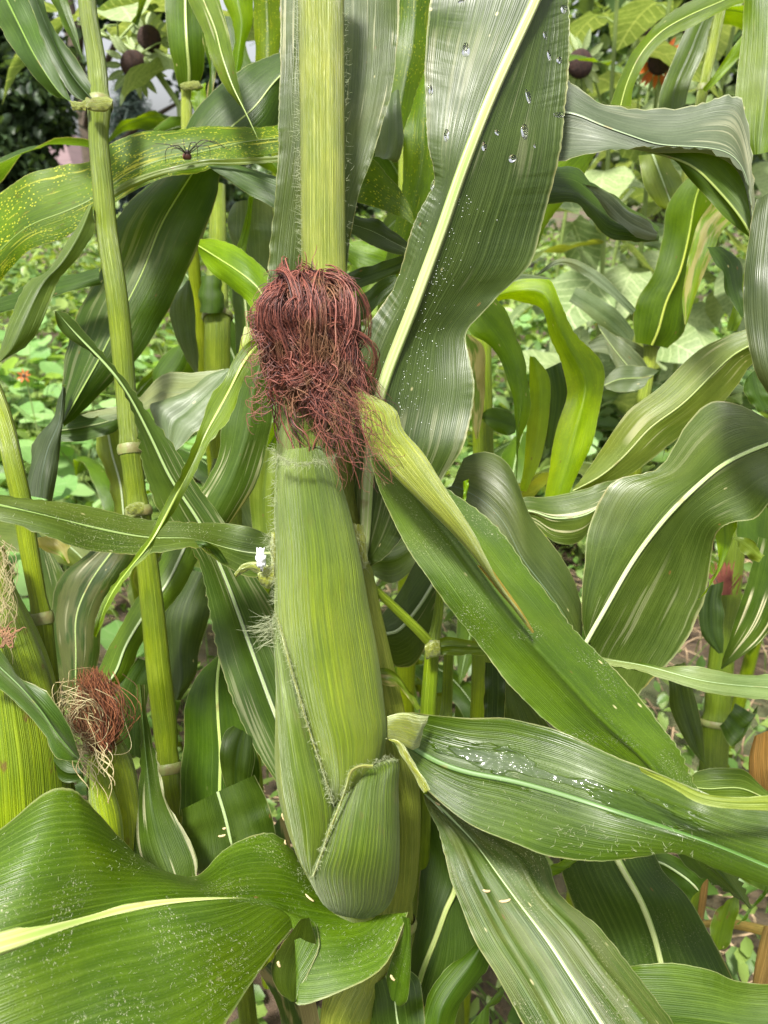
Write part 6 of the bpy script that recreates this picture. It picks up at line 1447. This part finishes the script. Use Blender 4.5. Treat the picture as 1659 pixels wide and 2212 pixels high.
# ================================================================== things resting on the leaves
def glass():
    m, t = new_mat('water'); b = NB(t)
    pr = b.n('ShaderNodeBsdfPrincipled'); pr.inputs['Base Color'].default_value = (1, 1, 1, 1)
    pr.inputs['Roughness'].default_value = .02; pr.inputs['IOR'].default_value = 1.33; pr.inputs['Transmission Weight'].default_value = 1.0
    out = b.n('ShaderNodeOutputMaterial'); t.links.new(pr.outputs[0], out.inputs[0])
    return m
WATER = glass()
def drop(x, y, w_, h_, label, seed):
    h = on_leaf(WIDE, x, y)
    if h is None: return
    p, nn = h
    r_ = np.random.RandomState(seed)
    q = nn.to_track_quat('Z', 'Y').to_matrix()
    ax = q.inverted() @ Vector((0, 0, 1)); ang = math.atan2(ax.y, ax.x)
    U, W_ = 20, 8
    V = []
    a = w_ * PX(.43) * .38; bb = h_ * PX(.43) * .40
    for i in range(W_):
        f = (i / (W_ - 1)) * math.pi / 2
        for j in range(U):
            t = j / U * 2 * math.pi
            wob = 1 + .12 * math.sin(2 * t + seed) + .06 * math.sin(3 * t + seed * 2)
            lx = math.sin(f) * bb * math.cos(t) * wob; ly = math.sin(f) * a * math.sin(t) * wob
            X = lx * math.cos(ang) - ly * math.sin(ang); Y = lx * math.sin(ang) + ly * math.cos(ang)
            v = p + q @ Vector((X, Y, math.cos(f) * min(a, bb) * .30 + .00005))
            V.append(tuple(v))
    F = grid_faces(W_, U, True).tolist() + [list(range(U)), [(W_ - 1) * U + j for j in range(U)][::-1]]
    o = mesh_obj('water_drop', V, F, WATER, origin=tuple(p))
    bm = bmesh.new(); bm.from_mesh(o.data); bmesh.ops.remove_doubles(bm, verts=bm.verts, dist=1e-6); bmesh.ops.recalc_face_normals(bm, faces=bm.faces); bm.to_mesh(o.data); bm.free()
    tag(o, label, 'water drop', 'water drops on the cream ribbed blade')
for i, (x, y, a, b_, l) in enumerate([
    (1006, 108, 26, 40, 'long water drop on the upper left half of the wide blade, alone there'), (1133, 284, 26, 36, 'largest round water drop right of the cream midrib'),
    (1107, 342, 26, 20, 'flat water drop just below the largest one'), (1046, 316, 16, 26, 'slanting water drop closest to the cream midrib'),
    (1074, 286, 15, 16, 'small water drop between the midrib and the largest drop'), (1141, 208, 16, 40, 'narrow tall water drop above the largest drop'),
    (1186, 120, 14, 26, 'small water drop near the right margin under the top pair'), (1177, 76, 14, 20, 'small oval water drop high near the right margin'),
    (1218, 20, 24, 26, 'water drop at the very top right corner of the blade'), (1208, 130, 18, 22, 'flat water drop beside the right margin high up'),
    (1208, 248, 34, 16, 'wide water drop hanging on the right margin'), (965, 292, 16, 36, 'faint long water drop near the left margin'),
    (930, 194, 14, 26, 'small water drop on the left margin high up'), (935, 400, 14, 28, 'water drop on the left margin where the blade narrows'),
    (1155, 315, 8, 10, 'tiny water drop right of the largest one'), (996, 3, 18, 10, 'water drop cut by the top of the picture')]):
    drop(x, y, a, b_, l, i + 1)
# fine beads along the midrib, too many to count
def beads():
    r_ = np.random.RandomState(8); tv, tf = ellipsoid((0, 0, 0), 1, 1, .7, 6, 4)
    pos, sc = [], []
    for k in range(260):
        y = r_.uniform(420, 1000); f = (y - 420) / 580
        xm = 968 - 165 * f
        x = xm + (abs(r_.randn()) * 34 + 12) * (1 if r_.rand() < .85 else -1)
        h = on_leaf(WIDE, x, y)
        if h is None: continue
        pos.append(np.array(h[0] + h[1] * .0001)); sc.append(r_.uniform(.00014, .00030))
    V, F = scatter(tv, tf, np.array(pos), rand_rot(r_, len(pos), .1), np.array(sc))
    m = simple_mat('dew', (0.75, 0.80, 0.72), 0.1, .1, 10.0, (0.6, 0.65, 0.6))
    tag(mesh_obj('dew_beads', V, F, m, origin=tuple(pos[0])), 'fine dew beads sprinkled along the cream midrib', kind='stuff')
beads()
r_anth = random.Random(3)
# fallen anthers
ANTH = simple_mat('anther', (0.40, 0.33, 0.18), 0.7, .6, 300.0, (0.45, 0.32, 0.14))
def anther(x, y, ang, ln, target, label, d=None):
    h = on_leaf(target, x, y) if target is not None else None
    if h is None: p, nn = P(x, y, d or .38), Vector((0, -1, .3)).normalized()
    else: p, nn = h
    v = ray_dir(x, y)
    ex = Vector(CRN[:, 0]); ey = Vector(CRN[:, 1])
    dv = (ex * math.cos(ang) + ey * math.sin(ang)); dv = (dv - nn * dv.dot(nn)).normalized()
    sd = nn.cross(dv)
    s = np.linspace(-.5, .5, 9)
    L = ln * PX(.37) * r_anth.uniform(.7, 1.05)
    p0 = np.array(p + nn * .0006)
    path = p0 + s[:, None] * np.array(dv) * L + (s ** 2)[:, None] * np.array(sd) * L * .35
    ang_ = np.linspace(0, 2 * math.pi, 8, endpoint=False)
    rr = .0005 * np.sqrt(np.maximum(.05, 1 - (2 * s) ** 4)) * (1 + .15 * np.sin(s * 20))
    V = path[:, None, :] + rr[:, None, None] * (np.cos(ang_)[None, :, None] * np.array(sd) * (1 + .5 * (np.cos(ang_ * 2) ** 2))[None, :, None] + np.sin(ang_)[None, :, None] * np.array(nn))
    F = grid_faces(9, 8, True).tolist() + [list(range(8))[::-1], [64 + j for j in range(8)]]
    tag(mesh_obj('fallen_anther', V.reshape(-1, 3), F, ANTH, origin=tuple(p0)), label, 'anther', 'fallen corn anthers on the leaves')
anther(1050, 1926, .12, 27, FRONT, 'upper of two straw coloured anthers lying on the furrowed front blade')
anther(1091, 1947, .15, 30, FRONT, 'lower of two straw coloured anthers lying on the furrowed front blade')
anther(944, 1738, -1.2, 18, FRONT, 'straw coloured anther stuck at the base of the furrowed front blade')
anther(480, 1805, .2, 22, None, 'pale anther lying left of the white rib on the small dark blade', .438)
anther(485, 1789, .3, 10, None, 'short pale anther bit above the other on the small dark blade', .438)
anther(847, 2111, -1.0, 24, None, 'anther on the curled blade end at the bottom centre', .39)
anther(602, 2081, -1.3, 20, None, 'anther in the dark hollow under the great left blade', .352)
anther(765, 1979, -1.2, 24, BIG, 'anther standing at the foot of the ribbed sheath')
anther(667, 1942, -1.3, 34, BIG, 'brown anther wedged left of the sheath foot')
anther(612, 1765, -1.2, 32, None, 'upper pale flake left of the side husk', .43)
anther(618, 1830, -1.3, 40, None, 'middle pale flake left of the side husk', .43)
anther(628, 1860, -.7, 30, None, 'lower pale flake left of the side husk', .43)
# white fluffy lump
def lump():
    r_ = np.random.RandomState(4)
    c = P(564, 1208, .388)
    V, F = ellipsoid((0, 0, 0), .0024, .0022, .0055, 20, 16)
    V = V * (1 + .22 * np.sin(V[:, 2:3] * 1800) + .12 * r_.randn(len(V), 1)) + np.array(c)
    m = simple_mat('white_fluff', (0.82, 0.82, 0.86), 0.7, .4, 400.0, (0.6, 0.62, 0.7), bump=.8)
    tag(mesh_obj('white_fluff', V, F, m, origin=tuple(c)), 'small white fluffy lump on the yellow collar left of the ear', 'fluff')
lump()
# ================================================================== harvestman
def spider():
    c = P(404, 338, .555)
    t = thing('harvestman_spider', 'long legged brown harvestman resting on the speckled arching leaf', 'spider', c)
    m = simple_mat('spider_body', (0.14, 0.055, 0.035), 0.45, .9, 500.0, (0.03, 0.012, 0.010), bump=.4)
    ml = simple_mat('spider_leg', (0.030, 0.020, 0.014), 0.5, .3, 100.0)
    V, F = ellipsoid((0, 0, 0), .0034, .0026, .0030, 16, 10)
    V[:, 2] += .0006 * np.cos(V[:, 0] * 600)
    mesh_obj('abdomen', V + np.array(c), F, m, t)
    V, F = ellipsoid((.0006, -.001, .0026), .0019, .0016, .0016, 12, 8)
    mesh_obj('head', V + np.array(c), F, ml, t)
    legs = [[(404, 333), (385, 315), (366, 318), (358, 328), (358, 352)], [(402, 332), (380, 318), (362, 312), (350, 311), (336, 310)], [(404, 330), (398, 318), (397, 306), (396, 300)],
            [(406, 330), (410, 314), (414, 308), (424, 310), (427, 330), (428, 352)], [(406, 330), (424, 312), (440, 302), (470, 312), (500, 326)], [(407, 332), (420, 318), (436, 315), (452, 318), (454, 340)],
            [(402, 334), (392, 322), (382, 320), (372, 322), (370, 330)], [(407, 333), (425, 320), (445, 306), (465, 306), (485, 318)]]
    for k, l in enumerate(legs):
        n = len(l); a = np.array(l, float)
        dd = .553 - .010 * np.sin(np.linspace(0, math.pi, n))
        Q = cr(np.stack([a[:, 0], a[:, 1], dd], -1), np.linspace(0, n - 1, 24))
        V, F = tubes([Pn(Q[:, 0], Q[:, 1], Q[:, 2])], [.00031], 6, .45)
        mesh_obj('leg', V, F, ml, t)
spider()
# dry husk and stalk pieces low at the right edge
DRY = leaf_mat(husk=True, trans=.15, vein=1.0, edge=0, rough=.7, period=.003, blotch=.2)
def dry_piece(pts, d, col, label, husk=.01):
    p = P(*[(pts[0][0] + pts[0][2]) / 2, (pts[0][1] + pts[0][3]) / 2, np.atleast_1d(d)[0]])
    t = thing('dry_corn_stalk', label, 'dry stalk', p)
    leaf(t, pts, d, col, DRY, name='dry_husk', husk=husk, nu=15)
dry_piece([(1630, 1590, 1680, 1570), (1618, 1640, 1690, 1640), (1622, 1700, 1700, 1720), (1650, 1760, 1700, 1780)], [.52], (0.20, 0.12, 0.085, 1), 'terracotta dry husk at the right edge above the wet blade')
dry_piece([(1520, 1890, 1532, 1892), (1512, 1930, 1528, 1932), (1505, 1985, 1520, 1988)], [.75], (0.17, 0.11, 0.08, 1), 'short upright tan stalk stub under the wet blade', .004)
dry_piece([(1500, 1990, 1500, 2004), (1580, 1985, 1580, 2006), (1680, 2005, 1680, 2030)], [.80], (0.24, 0.19, 0.13, 1), 'tan dry stalk lying sideways at the lower right', .005)
dry_piece([(1650, 2000, 1690, 2000), (1635, 2060, 1680, 2070), (1625, 2125, 1660, 2130)], [.60], (0.20, 0.14, 0.11, 1), 'reddish tan dry stalk leaning at the lower right edge', .006)
# brown tassel on the dark right plant
def tassel():
    r_ = np.random.RandomState(2); paths = []
    for i in range(120):
        s = np.linspace(0, 1, 8)
        x0, y0 = 1566 + r_.randn() * 6, 1285
        paths.append(Pn(x0 + (r_.randn() * 14) * s, y0 - s * r_.uniform(30, 75), .80 + 0 * s))
    V, F = tubes(paths, [.0006] * 120, 3, .5)
    tag(mesh_obj('silk', V, F, simple_mat('brown_silk', (0.16, 0.04, 0.03), .7, .8, 60.0, (0.3, 0.1, 0.06)), Sp), 'small dark brown silk tuft', kind='stuff')
tassel()
